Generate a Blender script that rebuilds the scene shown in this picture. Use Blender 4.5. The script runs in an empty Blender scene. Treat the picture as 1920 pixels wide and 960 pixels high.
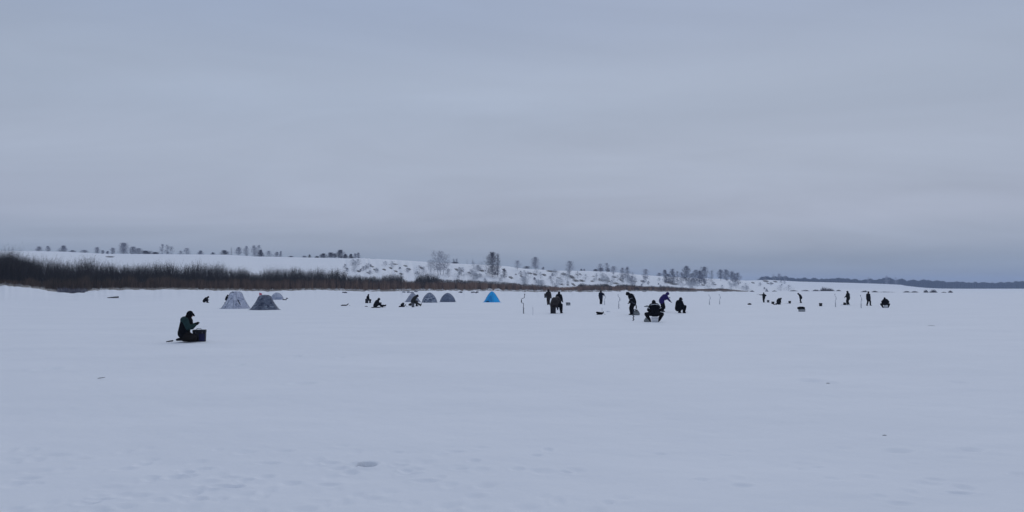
import bpy, math, random
import numpy as np
from mathutils import Vector
random.seed(7)
RNG = np.random.default_rng(11)
SC = bpy.context.scene
COL = SC.collection
PI = math.pi
F = 1440.0            # focal length in pixels of a 1920 wide frame (27 mm lens)
CX, HY = 960.0, 541.0 # principal column, horizon row
FH = math.hypot(F, HY - 480.0)
CAMZ = 1.85

# ------------------------------------------------------------------ helpers
def ip(x, tab):
    xs = [a for a, b in tab]; ys = [b for a, b in tab]
    return np.interp(x, xs, ys)

def new_mesh(name, verts, faces, mat=None, parent=None, smooth=False, tint=None):
    me = bpy.data.meshes.new(name)
    verts = np.asarray(verts, dtype=np.float32)
    if isinstance(faces, np.ndarray):
        n, k = faces.shape
        me.vertices.add(len(verts)); me.vertices.foreach_set('co', verts.ravel())
        me.loops.add(n * k); me.loops.foreach_set('vertex_index', faces.astype(np.int32).ravel())
        me.polygons.add(n)
        me.polygons.foreach_set('loop_start', np.arange(0, n * k, k, dtype=np.int32))
        me.polygons.foreach_set('loop_total', np.full(n, k, dtype=np.int32))
        me.update(calc_edges=True)
    else:
        me.from_pydata([tuple(map(float, v)) for v in verts], [], faces)
        me.update()
    if smooth:
        me.polygons.foreach_set('use_smooth', np.ones(len(me.polygons), dtype=bool))
    if tint is not None:
        at = me.attributes.new('tint', 'FLOAT', 'POINT')
        at.data.foreach_set('value', np.asarray(tint, dtype=np.float32))
    if mat: me.materials.append(mat)
    o = bpy.data.objects.new(name, me); COL.objects.link(o)
    if parent: o.parent = parent
    return o

def tag(o, label=None, cat=None, group=None, kind=None):
    if label: o['label'] = label
    if cat: o['category'] = cat
    if group: o['group'] = group
    if kind: o['kind'] = kind
    return o

def thing(name, loc, label, cat, group=None, rz=0.0, scale=1.0):
    o = bpy.data.objects.new(name, None); COL.objects.link(o)
    o.empty_display_size = 0.2
    o.location = loc; o.rotation_euler = (0, 0, rz); o.scale = (scale,) * 3
    return tag(o, label, cat, group)

# ------------------------------------------------------------------ materials
def nt_new(name):
    m = bpy.data.materials.new(name); m.use_nodes = True
    nt = m.node_tree; b = nt.nodes['Principled BSDF']
    return m, nt, b

def mat_plain(name, col, rough=0.8, var=0.25, scale=8.0, bump=0.0, bscale=30.0, spec=0.3):
    m, nt, b = nt_new(name)
    N, L = nt.nodes, nt.links
    tc = N.new('ShaderNodeTexCoord')
    no = N.new('ShaderNodeTexNoise'); no.inputs['Scale'].default_value = scale; no.inputs['Detail'].default_value = 4
    L.new(tc.outputs['Object'], no.inputs['Vector'])
    mr = N.new('ShaderNodeMapRange'); mr.inputs[1].default_value = 0.3; mr.inputs[2].default_value = 0.7
    mr.inputs[3].default_value = 1 - var; mr.inputs[4].default_value = 1 + var
    L.new(no.outputs['Fac'], mr.inputs[0])
    vm = N.new('ShaderNodeVectorMath'); vm.operation = 'SCALE'; vm.inputs[0].default_value = col
    L.new(mr.outputs[0], vm.inputs['Scale']); L.new(vm.outputs[0], b.inputs['Base Color'])
    b.inputs['Roughness'].default_value = rough
    b.inputs['Specular IOR Level'].default_value = spec
    if bump:
        n2 = N.new('ShaderNodeTexNoise'); n2.inputs['Scale'].default_value = bscale; n2.inputs['Detail'].default_value = 3
        L.new(tc.outputs['Object'], n2.inputs['Vector'])
        bp = N.new('ShaderNodeBump'); bp.inputs['Strength'].default_value = bump; bp.inputs['Distance'].default_value = 0.05
        L.new(n2.outputs['Fac'], bp.inputs['Height']); L.new(bp.outputs[0], b.inputs['Normal'])
    return m

def mat_tint(name, c0, c1, rough=0.9):
    """stems: each stem carries its own bark shade in the attribute tint"""
    m, nt, b = nt_new(name)
    N, L = nt.nodes, nt.links
    at = N.new('ShaderNodeAttribute'); at.attribute_name = 'tint'
    mx = N.new('ShaderNodeMix'); mx.data_type = 'RGBA'
    mx.inputs[6].default_value = (*c0, 1); mx.inputs[7].default_value = (*c1, 1)
    L.new(at.outputs['Fac'], mx.inputs[0]); L.new(mx.outputs[2], b.inputs['Base Color'])
    b.inputs['Roughness'].default_value = rough; b.inputs['Specular IOR Level'].default_value = 0.1
    return m

def mat_camo(name, cols, scale=3.0, stretch=(1, 1, 1.6), bump=0.15):
    m, nt, b = nt_new(name)
    N, L = nt.nodes, nt.links
    tc = N.new('ShaderNodeTexCoord'); mp = N.new('ShaderNodeMapping'); mp.inputs['Scale'].default_value = stretch
    L.new(tc.outputs['Object'], mp.inputs[0])
    no = N.new('ShaderNodeTexNoise'); no.inputs['Scale'].default_value = scale; no.inputs['Detail'].default_value = 5
    no.inputs['Roughness'].default_value = 0.65; no.inputs['Distortion'].default_value = 0.8
    L.new(mp.outputs[0], no.inputs['Vector'])
    cr = N.new('ShaderNodeValToRGB'); e = cr.color_ramp.elements
    n = len(cols); lo, hi = 0.40, 0.60
    e[0].position = lo; e[0].color = (*cols[0], 1); e[1].position = hi; e[1].color = (*cols[-1], 1)
    for i in range(1, n - 1):
        k = e.new(lo + (hi - lo) * i / (n - 1)); k.color = (*cols[i], 1)
    L.new(no.outputs['Fac'], cr.inputs[0]); L.new(cr.outputs[0], b.inputs['Base Color'])
    b.inputs['Roughness'].default_value = 0.75; b.inputs['Specular IOR Level'].default_value = 0.25
    n2 = N.new('ShaderNodeTexNoise'); n2.inputs['Scale'].default_value = 5
    L.new(tc.outputs['Object'], n2.inputs['Vector'])
    bp = N.new('ShaderNodeBump'); bp.inputs['Strength'].default_value = bump; bp.inputs['Distance'].default_value = 0.1
    L.new(n2.outputs['Fac'], bp.inputs['Height']); L.new(bp.outputs[0], b.inputs['Normal'])
    return m

def mat_snow():
    m, nt, b = nt_new('snow')
    N, L = nt.nodes, nt.links
    geo = N.new('ShaderNodeNewGeometry')
    # soft patches of older, slightly greyer crust between drifts of fresh snow
    mp = N.new('ShaderNodeMapping'); mp.inputs['Scale'].default_value = (0.10, 0.22, 0.2)
    L.new(geo.outputs['Position'], mp.inputs[0])
    n1 = N.new('ShaderNodeTexNoise'); n1.inputs['Scale'].default_value = 1.6; n1.inputs['Detail'].default_value = 6; n1.inputs['Roughness'].default_value = 0.6
    L.new(mp.outputs[0], n1.inputs['Vector'])
    r1 = N.new('ShaderNodeMapRange'); r1.inputs[1].default_value = 0.33; r1.inputs[2].default_value = 0.67
    L.new(n1.outputs['Fac'], r1.inputs[0])
    mx = N.new('ShaderNodeMix'); mx.data_type = 'RGBA'
    mx.inputs[6].default_value = (0.835, 0.855, 0.89, 1); mx.inputs[7].default_value = (0.885, 0.90, 0.93, 1)
    L.new(r1.outputs[0], mx.inputs[0])
    # bare earth on the washed-out bluff (vertex mask broken up by noise)
    at = N.new('ShaderNodeAttribute'); at.attribute_name = 'earth'
    n2 = N.new('ShaderNodeTexNoise'); n2.inputs['Scale'].default_value = 1.3; n2.inputs['Detail'].default_value = 6; n2.inputs['Roughness'].default_value = .65
    L.new(geo.outputs['Position'], n2.inputs['Vector'])
    ad = N.new('ShaderNodeMath'); ad.operation = 'MULTIPLY_ADD'; ad.inputs[1].default_value = 3.0; ad.inputs[2].default_value = -0.55
    L.new(n2.outputs['Fac'], ad.inputs[0])
    sm = N.new('ShaderNodeMath'); sm.operation = 'MULTIPLY'
    L.new(at.outputs['Fac'], sm.inputs[0]); L.new(ad.outputs[0], sm.inputs[1])
    r2 = N.new('ShaderNodeMapRange'); r2.inputs[1].default_value = 0.38; r2.inputs[2].default_value = 0.6
    L.new(sm.outputs[0], r2.inputs[0])
    m2 = N.new('ShaderNodeMix'); m2.data_type = 'RGBA'; m2.inputs[7].default_value = (0.034, 0.030, 0.031, 1)
    L.new(r2.outputs[0], m2.inputs[0]); L.new(mx.outputs[2], m2.inputs[6])
    L.new(m2.outputs[2], b.inputs['Base Color'])
    b.inputs['Roughness'].default_value = 0.75; b.inputs['Specular IOR Level'].default_value = 0.2
    # wind crust relief: broad, then fine
    m3 = N.new('ShaderNodeMapping'); m3.inputs['Scale'].default_value = (1.0, 1.3, 1.0); m3.inputs['Rotation'].default_value = (0, 0, 0.35)
    L.new(geo.outputs['Position'], m3.inputs[0])
    n3 = N.new('ShaderNodeTexNoise'); n3.inputs['Scale'].default_value = 1.3; n3.inputs['Detail'].default_value = 7; n3.inputs['Roughness'].default_value = 0.55
    L.new(m3.outputs[0], n3.inputs['Vector'])
    bp = N.new('ShaderNodeBump'); bp.inputs['Strength'].default_value = 0.35; bp.inputs['Distance'].default_value = 0.12
    L.new(n3.outputs['Fac'], bp.inputs['Height'])
    L.new(bp.outputs[0], b.inputs['Normal'])
    return m

# ------------------------------------------------------------------ the lie of the land
# columns are bearings (given as the column x of a 1920-wide frame), depths in metres
T_S = [(-2500, 70), (-1500, 100), (-300, 115), (0, 130), (250, 150), (480, 190), (700, 240), (900, 300), (1000, 340), (1200, 430), (1300, 450),
       (1400, 450), (1500, 470), (1600, 470), (1700, 400), (1790, 330), (1850, 330)]
T_YB = [(-2500, 536), (-300, 535), (0, 535), (40, 537), (75, 541), (100, 546), (130, 547), (160, 545), (200, 543), (350, 543), (420, 544.5), (500, 545.5),
        (600, 544), (700, 546.5), (760, 546), (800, 545), (900, 545), (1000, 547), (1100, 547), (1200, 546), (1250, 547), (1300, 546.8), (1400, 546.9),
        (1500, 545.5), (1600, 545.5), (1700, 547.2), (1790, 549.0), (1850, 549.1)]
T_P = [(-2500, 300), (-300, 400), (0, 420), (250, 500), (480, 560), (640, 520), (700, 480), (800, 460), (900, 440), (1000, 480), (1100, 560), (1200, 680),
       (1300, 850), (1400, 1050), (1500, 1200), (1600, 1350), (1740, 1500), (2500, 1500)]
T_SKY = [(-2500, 475), (-300, 468), (0, 470), (60, 470.5), (120, 472), (200, 476), (300, 476.5), (420, 477.5), (480, 481), (520, 481.5), (600, 483.5),
         (680, 485), (740, 487), (800, 491), (850, 494), (900, 496), (950, 499), (985, 504), (1040, 507), (1100, 508), (1150, 510), (1200, 515), (1240, 518),
         (1300, 521), (1350, 523), (1400, 526), (1440, 524.7), (1500, 528), (1600, 530.5), (1660, 532.5), (1690, 534), (1700, 536), (1720, 538.2),
         (1740, 540), (1765, 541.0), (1800, 541.4), (2500, 541.4)]

_gx = np.arange(-2600, 2700, 1.0)
_gn = np.interp(np.arange(len(_gx)) / 7.0, np.arange(900), RNG.normal(size=900)) * 0.6 + np.interp(np.arange(len(_gx)) / 23.0, np.arange(300), RNG.normal(size=300))
_gn2 = np.interp(np.arange(len(_gx)) / 11.0, np.arange(600), RNG.normal(size=600))

def land(x, Y):
    """height of the snow at bearing x and depth Y (arrays)"""
    x = np.asarray(x, float); Y = np.asarray(Y, float)
    s = ip(x, T_S); yb = ip(x, T_YB) + .55 * np.interp(x * 1.9, _gx, _gn2) * np.clip((1410 - x) / 40, 0, 1); p = ip(x, T_P); sky = ip(x, T_SKY)
    zs = np.maximum(CAMZ - (yb - HY) * s / F, 0.0)
    zp = CAMZ + (HY - sky) * p / F
    far = np.clip((x - 1790) / 60.0, 0, 1)          # open ice beyond the spit
    zs = zs * (1 - far)
    t0 = np.clip((Y - 106) / np.maximum(s - 106, 5), 0, 1)
    z = zs * t0 * t0 * (3 - 2 * t0)
    t = np.clip((Y - s) / np.maximum(p - s, 1), 0, 1)
    bl = np.clip((x - 560) / 120, 0, 1) * np.clip((1420 - x) / 120, 0, 1)   # the washed-out bluff
    g = (1 - bl) * t ** 0.9 + bl * (0.62 * t ** 0.75 + 0.38 * np.clip((t - 0.12) / 0.55, 0, 1) ** 1.0 * (1 - 0.0))
    g = np.clip(g, 0, 1)
    flat = np.clip((x - 1420) / 60, 0, 1)            # snow plain behind the spit, low scarp at its end
    g = (1 - flat) * g + flat * (0.25 * t + 0.75 * np.clip((t - 0.55) / 0.45, 0, 1) ** 0.8)
    z = np.where(Y > s, zs + (zp - zs) * g, z)
    gu = np.interp(x + 14 * t, _gx, _gn); gu2 = np.interp(x - 20 * t, _gx, _gn2)
    amp = bl ** 3 * np.clip(t * 4, 0, 1) * np.clip((1 - t) * 2.2, 0, 1) * 0.9
    z = z - amp * (np.abs(gu) * 0.8 + 0.35 * gu2 - 0.5)
    z = np.where(Y > p, zp - (Y - p) * np.where(zp > 3, 0.002, 0.0), z)
    return np.maximum(z, 0.0)

def bearing(x): return (x - CX) / FH

def pos(x, Y, z=None):
    if z is None: z = float(land(x, Y))
    return Vector((Y * bearing(x), Y, z))

_Ys = np.concatenate([np.arange(5, 110, 0.02), np.arange(110, 700, 0.5), np.arange(700, 1600, 2)])
def hit(x, y):
    """depth at which the sight line through column x, row y meets the snow"""
    z = land(np.full_like(_Ys, x), _Ys)
    row = HY - (z - CAMZ) * FH / _Ys
    k = np.nonzero(row <= y)[0]
    return float(_Ys[k[0]]) if len(k) else float(_Ys[-1])

# value noise for the near snow relief
def vnoise(X, Y, seed):
    r = np.random.default_rng(seed); T = r.random((256, 256))
    xi = np.floor(X).astype(int); yi = np.floor(Y).astype(int); fx = X - xi; fy = Y - yi
    fx = fx * fx * (3 - 2 * fx); fy = fy * fy * (3 - 2 * fy)
    a = T[xi & 255, yi & 255]; b = T[(xi + 1) & 255, yi & 255]; c = T[xi & 255, (yi + 1) & 255]; d = T[(xi + 1) & 255, (yi + 1) & 255]
    return a + (b - a) * fx + (c - a) * fy + (a - b - c + d) * fx * fy - 0.5

SCARS = [(697,499,5,4),(702,505,4,3),(732,502,6,4),(742,508,4,3),(715,512,7,3),(741,495,6,3),(760,498,8,3),(767,504,6,5),(773,510,5,3),(779,512,4,2),
 (790,502,8,5),(806,500,5,4),(856,505,5,4),(866,507,4,3),(903,507,8,5),(945,506,6,6),(951,515,6,5),(958,520,6,4),(967,514,4,3),(993,512,14,3),(1003,514,8,4),
 (1016,523,4,3),(1035,508,12,3),(1058,514,7,4),(1072,519,10,6),(1080,526,8,6),(1091,526,12,3),(1075,533,3,6),(1054,533,7,3),(1064,533,4,2),(1082,515,4,3),
 (1088,514,4,3),(1112,518,5,2),(1125,523,6,3),(1131,525,12,4),(1152,519,8,3),(1165,525,6,6),(1155,531,9,3),(1205,527,6,4),(1211,529,5,3),(1232,529,6,3),
 (1238,531,5,3),(1255,529,12,3),(1264,532,10,3),(1412,530,5,2),(1422,531,4,2),(1436,527,7,3),(1440,531,5,3),(1447,531,4,3),(1454,528,4,2),(205,481,10,2),
 (1020,515,5,4),(978,517,5,3),(1048,521,5,3),(1180,521,5,3),(1190,527,6,3),(1300,533,5,2),(1318,534,6,2),(1340,533,5,2),
 (650,503,3,3),(672,508,4,3),(665,501,4,2),(690,511,5,2),(720,505,4,3),(752,513,4,3),(880,511,5,3),(872,517,5,3),(890,516,6,3),(930,513,5,3),(1110,527,5,3),(1142,528,5,3)]
DENTS = [  # column, row, half width, half depth (m), depth (m)
 (690, 870, .092, .105, .55), (668, 872, .06, .09, .03), (93, 691, .20, .30, .06), (74, 690, .10, .2, .03), (570, 718, .20, .22, .05), (1522, 714, .22, .25, .06), (1553, 718, .13, .15, .04),
 (1795, 716, .13, .2, .04), (1510, 648, .5, .4, .05), (540, 671, .12, .3, .04), (555, 668, .12, .3, .04), (448, 683, .12, .25, .04), (1270, 571, .9, .9, .10),
 (1256, 585, .6, .6, .10), (1294, 571, .9, .9, .10), (640, 669, .1, .2, .03), (1005, 850, .06, .06, .02), (1680, 843, .13, .09, .03), (1815, 840, .12, .09, .03),
 (1560, 597, .4, .6, .06), (890, 860, .06, .07, .02), (752, 868, .07, .06, .02), (763, 878, .06, .06, .02), (660, 884, .07, .07, .025), (1100, 566, .7, .9, .1), (430, 909, .12, .05, .03),
 (444, 910, .1, .05, .025), (340, 893, .1, .06, .025), (385, 878, .1, .06, .02), (1790, 918, .10, .04, .02), (1905, 885, .10, .05, .025), (1330, 545+25, .5, .6, .06), (1020, 587, .6, .5, .05),
 (1060, 880, .05, .05, .02), (390, 933, .07, .04, .02), (700, 928, .09, .04, .02), (620, 905, .10, .05, .02), (190, 930, .12, .04, .02), (110, 850, .16, .08, .03), (60, 892, .1, .06, .02)]

def build_ground():
    azf = np.radians(52)
    c1 = np.linspace(-azf, azf, 1001)
    c1 = c1[(c1 > -0.66) & (c1 < 0.66)]
    c1 = np.concatenate([np.linspace(-azf, c1[0], 60)[:-1], np.linspace(c1[0], c1[-1], 1150), np.linspace(c1[-1], azf, 50)[1:]])
    c2 = np.linspace(azf, 2 * PI - azf, 72)[1:-1]
    az = np.concatenate([c1, c2]); nc = len(az)
    caz = np.cos(np.clip(az, -azf, azf)); caz = np.where(az > azf, math.cos(azf), caz)
    # bearing column for each azimuth; behind the camera the land closes as flat ice
    xb = CX + FH * np.tan(np.clip(az, -azf, azf)); xb = np.where(az > azf, 2600, xb)
    r = [0.01, 1.2, 2, 3, 4, 4.8, 5.4]
    while r[-1] < 95:
        r.append(r[-1] + max(0.018, r[-1] * (0.0022 if 7.5 < r[-1] < 9.2 else 0.0062)))
    near = np.array(r); nn = len(near)
    tb = np.linspace(0, 1, 105)[1:]
    p = ip(xb, T_P) / caz
    bank = near[-1] * (p[None, :] / near[-1]) ** (tb[:, None])
    te = np.linspace(0, 1, 9)[1:] ** 1.5
    outer = p[None, :] + (3700.0 / np.maximum(caz[None, :], 0.88) - p[None, :]) * te[:, None]
    R = np.concatenate([np.repeat(near[:, None], nc, 1), bank, outer])
    nr = R.shape[0]
    A = np.repeat(az[None, :], nr, 0)
    X = R * np.sin(A); Y = R * np.cos(A)
    XB = np.repeat(xb[None, :], nr, 0)
    depth = R * caz[None, :]
    Z = land(XB, depth)
    fade = np.where(A > azf, 0.0, 1.0)
    fade = np.where(A < 0, np.clip((A + azf) / 0.12, 0, 1), fade)
    Z = Z * fade
    nf = np.clip(1 - R / 120, 0, 1)
    Z += nf * (0.030 * vnoise(X / 2.4 + 50, Y / 1.7 + 50, 1) + 0.026 * vnoise(X / .75 + 90, Y / .55 + 90, 2) + 0.010 * vnoise(X / .25 + 90, Y / .2 + 90, 3))
    # trodden snow near the lens
    rg = np.random.default_rng(5)
    dents = list(DENTS)
    for k in range(140):
        dx = rg.uniform(20, 900) if k < 105 else rg.uniform(900, 1900)
        dents.append((dx, rg.uniform(835, 957), rg.uniform(.05, .11), rg.uniform(.05, .11), rg.uniform(.008, .022)))
    for dx, dy, wx, wy, dd in dents:
        d = hit(dx, dy); q = pos(dx, d)
        sel = (np.abs(near - q.length) < 1.6 + wy * 4).nonzero()[0]
        if not len(sel): continue
        a, b_ = sel[0], sel[-1] + 1
        e = ((X[a:b_] - q.x) / wx) ** 2 + ((Y[a:b_] - q.y) / wy) ** 2
        prof = -dd * np.exp(-(e ** (1.6 if dd < .2 else 5.0))) + min(0.22 * dd, .02) * np.exp(-((np.sqrt(e) - 1.6) / 0.45) ** 2)
        Z[a:b_] += prof
    # bare earth mask
    earth = np.zeros_like(Z)
    row = HY - (Z - CAMZ) * FH / np.maximum(depth, 1)
    k0 = nn
    rs = np.random.default_rng(77)
    for sx, sy, w, h in SCARS:
        drop, k1, k2 = rs.random(), rs.uniform(.6, 1.7), rs.uniform(.6, 1.25)
        if drop < .3 and w < 8: continue
        w, h = w * k1, h * k2
        e = ((XB[k0:] - sx - 1.1 * (row[k0:] - sy)) / (w * .5 + 1.0)) ** 2 + ((row[k0:] - sy) / (h * .5 + .4)) ** 2
        earth[k0:] = np.maximum(earth[k0:], np.exp(-e * 0.8))
    Z[k0:] -= earth[k0:] * 0.25
    V = np.stack([X, Y, Z], -1).reshape(-1, 3)
    i = np.arange(nr - 1)[:, None] * nc; j = np.arange(nc)[None, :]; j2 = (j + 1) % nc
    Fq = np.stack([i + j, i + j2, i + nc + j2, i + nc + j], -1).reshape(-1, 4)
    Fq = Fq[:, ::-1]

    o = new_mesh('snow_ground', V, Fq, MAT['snow'], smooth=True)

    me = o.data
    at = me.attributes.new('earth', 'FLOAT', 'POINT')
    at.data.foreach_set('value', earth.reshape(-1).astype(np.float32))
    tag(o, 'snow covered river ice rising to a snowy bank', 'snow', kind='structure')
    return o

# ------------------------------------------------------------------ stems as slim tapering triangles
def stems(base, tip, width, tint, yaw=None):
    base = np.asarray(base); tip = np.asarray(tip); n = len(base)
    if yaw is None: yaw = RNG.uniform(0, PI, n)
    side = np.stack([np.cos(yaw), np.sin(yaw), np.zeros(n)], -1) * (np.asarray(width) / 2)[:, None]
    V = np.stack([base - side, base + side, tip], 1).reshape(-1, 3)
    Fc = np.arange(3 * n).reshape(n, 3)
    return V, Fc, np.repeat(np.asarray(tint), 3)

def join_stems(name, sets, mat, parent=None):
    Vs, Fs, Ts = [], [], []; off = 0
    for V, Fc, T in sets:
        Vs.append(V); Fs.append(Fc + off); Ts.append(T); off += len(V)
    return new_mesh(name, np.concatenate(Vs), np.concatenate(Fs), mat, parent, tint=np.concatenate(Ts))

T_SHRUB = [(-900, 470), (-300, 458), (-60, 462), (0, 464), (20, 462), (45, 470), (60, 479), (80, 482), (130, 481), (160, 484), (178, 487), (192, 490), (205, 489), (250, 488), (300, 490),
 (350, 491), (400, 493), (440, 496), (470, 501), (480, 505), (520, 501), (560, 499), (600, 505), (640, 507), (680, 513), (700, 514), (740, 511), (752, 514),
 (760, 527), (776, 526), (786, 513), (808, 512), (830, 521), (900, 524), (950, 528), (980, 531), (1030, 535), (1045, 540), (1076, 540), (1090, 531),
 (1120, 533), (1138, 531), (1150, 537), (1160, 531), (1200, 535), (1250, 536), (1290, 539), (1305, 543), (1330, 541), (1352, 540.5), (1370, 542.5), (1390, 545), (1400, 546)]
T_REED = [(-900, 520), (0, 521), (100, 516), (300, 516), (480, 522), (700, 526), (900, 530), (1000, 534.5), (1050, 538.5), (1100, 535.8), (1200, 537), (1290, 540.3), (1330, 542), (1352, 541.5), (1385, 544), (1400, 546)]

def build_thicket():
    xs = np.concatenate([RNG.uniform(-700, 1400, 34000), RNG.uniform(-320, 62, 7000)])
    s = ip(xs, T_S); u = RNG.random(len(xs)); depth = s + 4 + 34 * u
    zt0 = CAMZ + (HY - ip(xs, T_SHRUB)) * s / F          # crest height of the belt
    lump = 0.60 + 0.30 * np.interp(xs, np.arange(-700, 1401, 6), RNG.random(351)) + .30 * np.interp(xs, np.arange(-700, 1401, 17), RNG.random(124))
    zg = land(xs, depth)
    h = (zt0 - zg + 0.15) * lump * RNG.beta(6, 1.35, len(xs)) * (1.22 + .10 * np.clip((60 - xs) / 60, 0, 1))
    ok = h > 0.4; xs, depth, zg, h = xs[ok], depth[ok], zg[ok], h[ok]; n = len(xs)
    B = np.stack([depth * bearing(xs), depth, zg - 0.1], -1)
    lean = RNG.normal(0, .20, (n, 2)) * h[:, None]
    T = B + np.stack([lean[:, 0], lean[:, 1], h], -1)
    w = 0.055 * (depth / 150) ** 0.8
    tint = np.clip(RNG.normal(.35, .22, n) , 0, 1)
    sets = [stems(B, T, w * 1.2, tint)]
    for f0, f1 in ((.25, .55), (.4, .75), (.5, .9), (.6, 1.0)):
        f = RNG.uniform(f0, f1, n)[:, None]; P = B + (T - B) * f
        L = h[:, None] * RNG.uniform(.12, .34, (n, 1)) * (1.25 - f)
        d = np.stack([RNG.normal(0, .75, n), RNG.normal(0, .75, n), RNG.uniform(.3, 1, n)], -1)
        sets.append(stems(P, P + d * L, w * .55, np.clip(tint + RNG.normal(.05, .1, n), 0, 1)))
    Bs = B + np.stack([RNG.normal(0, .6, n), RNG.normal(0, .6, n), np.zeros(n)], -1)
    sets.append(stems(Bs, Bs + np.stack([RNG.normal(0, .15, n) * h, RNG.normal(0, .15, n) * h, h * RNG.uniform(.25, .6, n)], -1), w * 1.6, np.clip(tint + .1, 0, 1)))
    o = join_stems('willow_thicket', sets, MAT['willow'])
    tag(o, 'dark leafless willow thicket lining the snowy river bank', 'thicket', kind='stuff')
    # the reed belt in front of the willows
    xs = np.concatenate([RNG.uniform(-700, 1405, 52000), RNG.uniform(800, 1405, 14000)])
    s = ip(xs, T_S); depth = s + RNG.uniform(-1, 9, len(xs)) * (s / 200)
    zt = CAMZ + (HY - ip(xs, T_REED)) * s / F
    zg = land(xs, depth); lump = (0.9 + 0.3 * np.interp(xs, np.arange(-700, 1406, 9), RNG.random(234))) * (1 - .45 * np.clip((600 - xs) / 300, 0, 1) * np.interp(xs, np.arange(-700, 1406, 21), RNG.random(101)))
    h = (zt - zg) * lump * RNG.beta(5, 1.4, len(xs)) * 1.2
    edge = np.interp(xs, np.arange(-700, 1406, 5), RNG.random(422)) * 9
    ok = (h > 0.2) & (depth > s - 1 + edge * 0.8 * (s / 300)); xs, depth, zg, h = xs[ok], depth[ok], zg[ok], h[ok]; n = len(xs)
    B = np.stack([depth * bearing(xs), depth, zg - 0.05], -1)
    T = B + np.stack([RNG.normal(0, .10, n) * h, RNG.normal(0, .1, n) * h, h], -1)
    w = 0.05 * (depth / 150) ** 0.9
    warm = np.clip((xs - 200) / 900, 0, 1)
    tint = np.clip(RNG.normal(.12, .12, n) + warm * .75, 0, 1)
    o = join_stems('reed_bed', [stems(B, T, w, tint)], MAT['reed'])
    tag(o, 'belt of dry brown reeds along the foot of the river bank', 'reeds', kind='stuff')
    # pale frosted grass tufts at the edge of the ice
    c = RNG.uniform(-300, 1400, 420); xs = np.repeat(c, 60) + RNG.normal(0, 4.5, 420 * 60)
    s = ip(xs, T_S); depth = s - np.repeat(RNG.uniform(-1, 5, 420), 60) * (s / 200) + RNG.normal(0, .5, len(xs))
    zg = land(xs, depth); h = np.abs(RNG.normal(.35, .18, len(xs))) * (s / 200) ** .6
    B = np.stack([depth * bearing(xs), depth, zg - .03], -1); n = len(xs)
    T = B + np.stack([RNG.normal(0, .5, n) * h, RNG.normal(0, .5, n) * h, h], -1)
    o = join_stems('dry_grass', [stems(B, T, 0.05 * (depth / 150), RNG.random(n))], MAT['grass'])
    tag(o, 'pale frosted dry grass poking from snow at the ice edge', 'grass', kind='stuff')
    # low scrub on the spit and snow plain
    spots = [(1510, 543, 9, 1.0), (1530, 542, 8, 1.3), (1546, 541.5, 10, 3.2), (1556, 542.5, 8, 2.4), (1572, 544.5, 5, 1.0), (1452, 548, 5, .8), (1438, 547, 3, .8),
             (1622, 545, 8, 1.0), (1640, 546, 6, .9), (1700, 548.5, 7, .9), (1715, 548.5, 7, .9), (1736, 545, 4, 1.6), (1750, 545, 7, 1.8), (1782, 549, 4, 1.3), (1410, 547, 4, 1), (1660, 548.8, 20, .5), (1770, 546, 6, .5), (1488, 542, 8, .9)]
    sets = []
    for sx, sy, w, hm in spots:
        n = 260; d0 = 440 if sx < 1600 else 345; xs = sx + RNG.normal(0, w * .5, n); dd = d0 + RNG.uniform(-6, 6, n)
        zg = land(xs, dd); zc = max(0, CAMZ - (sy - HY) * d0 / F)
        B = np.stack([dd * bearing(xs), dd, zg - .05], -1); h = hm * RNG.beta(3, 1.5, n) * np.exp(-((xs - sx) / w) ** 2)
        T = B + np.stack([RNG.normal(0, .3, n) * h, RNG.normal(0, .3, n) * h, h], -1)
        sets.append(stems(B, T, np.full(n, .14), RNG.random(n)))
    o = join_stems('snowy_scrub', sets, MAT['frost_dark'])
    tag(o, 'low grey scrub scattered over the distant snow spit', 'scrub', kind='stuff')

def build_forest():
    # far wood across the river: every crown a loose spindle of ragged boughs
    sets = []
    T_TOP = [(1425, 519), (1434, 517), (1450, 515.5), (1470, 516), (1500, 520.5), (1515, 519), (1540, 521), (1570, 520), (1600, 522), (1620, 523), (1640, 521), (1650, 522), (1665, 520), (1680, 522), (1690, 520.5), (1702, 525),
             (1710, 524), (1730, 523.5), (1760, 525), (1785, 527.5), (1830, 527.5), (1850, 527), (1866, 529), (1880, 526.5), (1920, 526), (2100, 524), (2600, 522)]
    n = 5200; xs = RNG.uniform(1425, 2500, n); xs = np.where(RNG.random(n) < .75, RNG.uniform(1425, 1960, n), xs)
    Yd = 2150 + RNG.uniform(0, 160, n)
    zg = land(xs, Yd)
    zt = CAMZ + (HY - ip(xs, T_TOP)) * 2180 / F
    lump = .80 + .28 * np.interp(xs, np.linspace(1425, 2501, 270), RNG.random(270))
    H = np.maximum((zt - zg) * lump, 4)
    X = Yd * bearing(xs); B0 = np.stack([X, Yd, zg - 0.5], -1)
    K = 16
    for k in range(K):
        f = RNG.uniform(0.02, .8, n) if k > 1 else np.zeros(n)
        L = H * (1 - f) * (RNG.uniform(.45, .9, n) if k > 1 else 1.0)
        P = B0 + np.stack([RNG.normal(0, 1.5, n), RNG.normal(0, 1.5, n), H * f], -1)
        d = np.stack([RNG.normal(0, .28, n), RNG.normal(0, .28, n), np.ones(n)], -1) if k > 1 else np.stack([np.zeros(n), np.zeros(n), np.ones(n)], -1)
        L = np.minimum(L, (H * 1.02 - H * f))
        sets.append(stems(P, P + d * L[:, None], RNG.uniform(1.0, 2.6, n), RNG.random(n), RNG.uniform(-.6, .6, n)))
    o = join_stems('distant_forest', sets, MAT['forest'])
    tag(o, 'far blue hazy forest on the horizon beyond the open ice', 'forest', kind='stuff')

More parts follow.
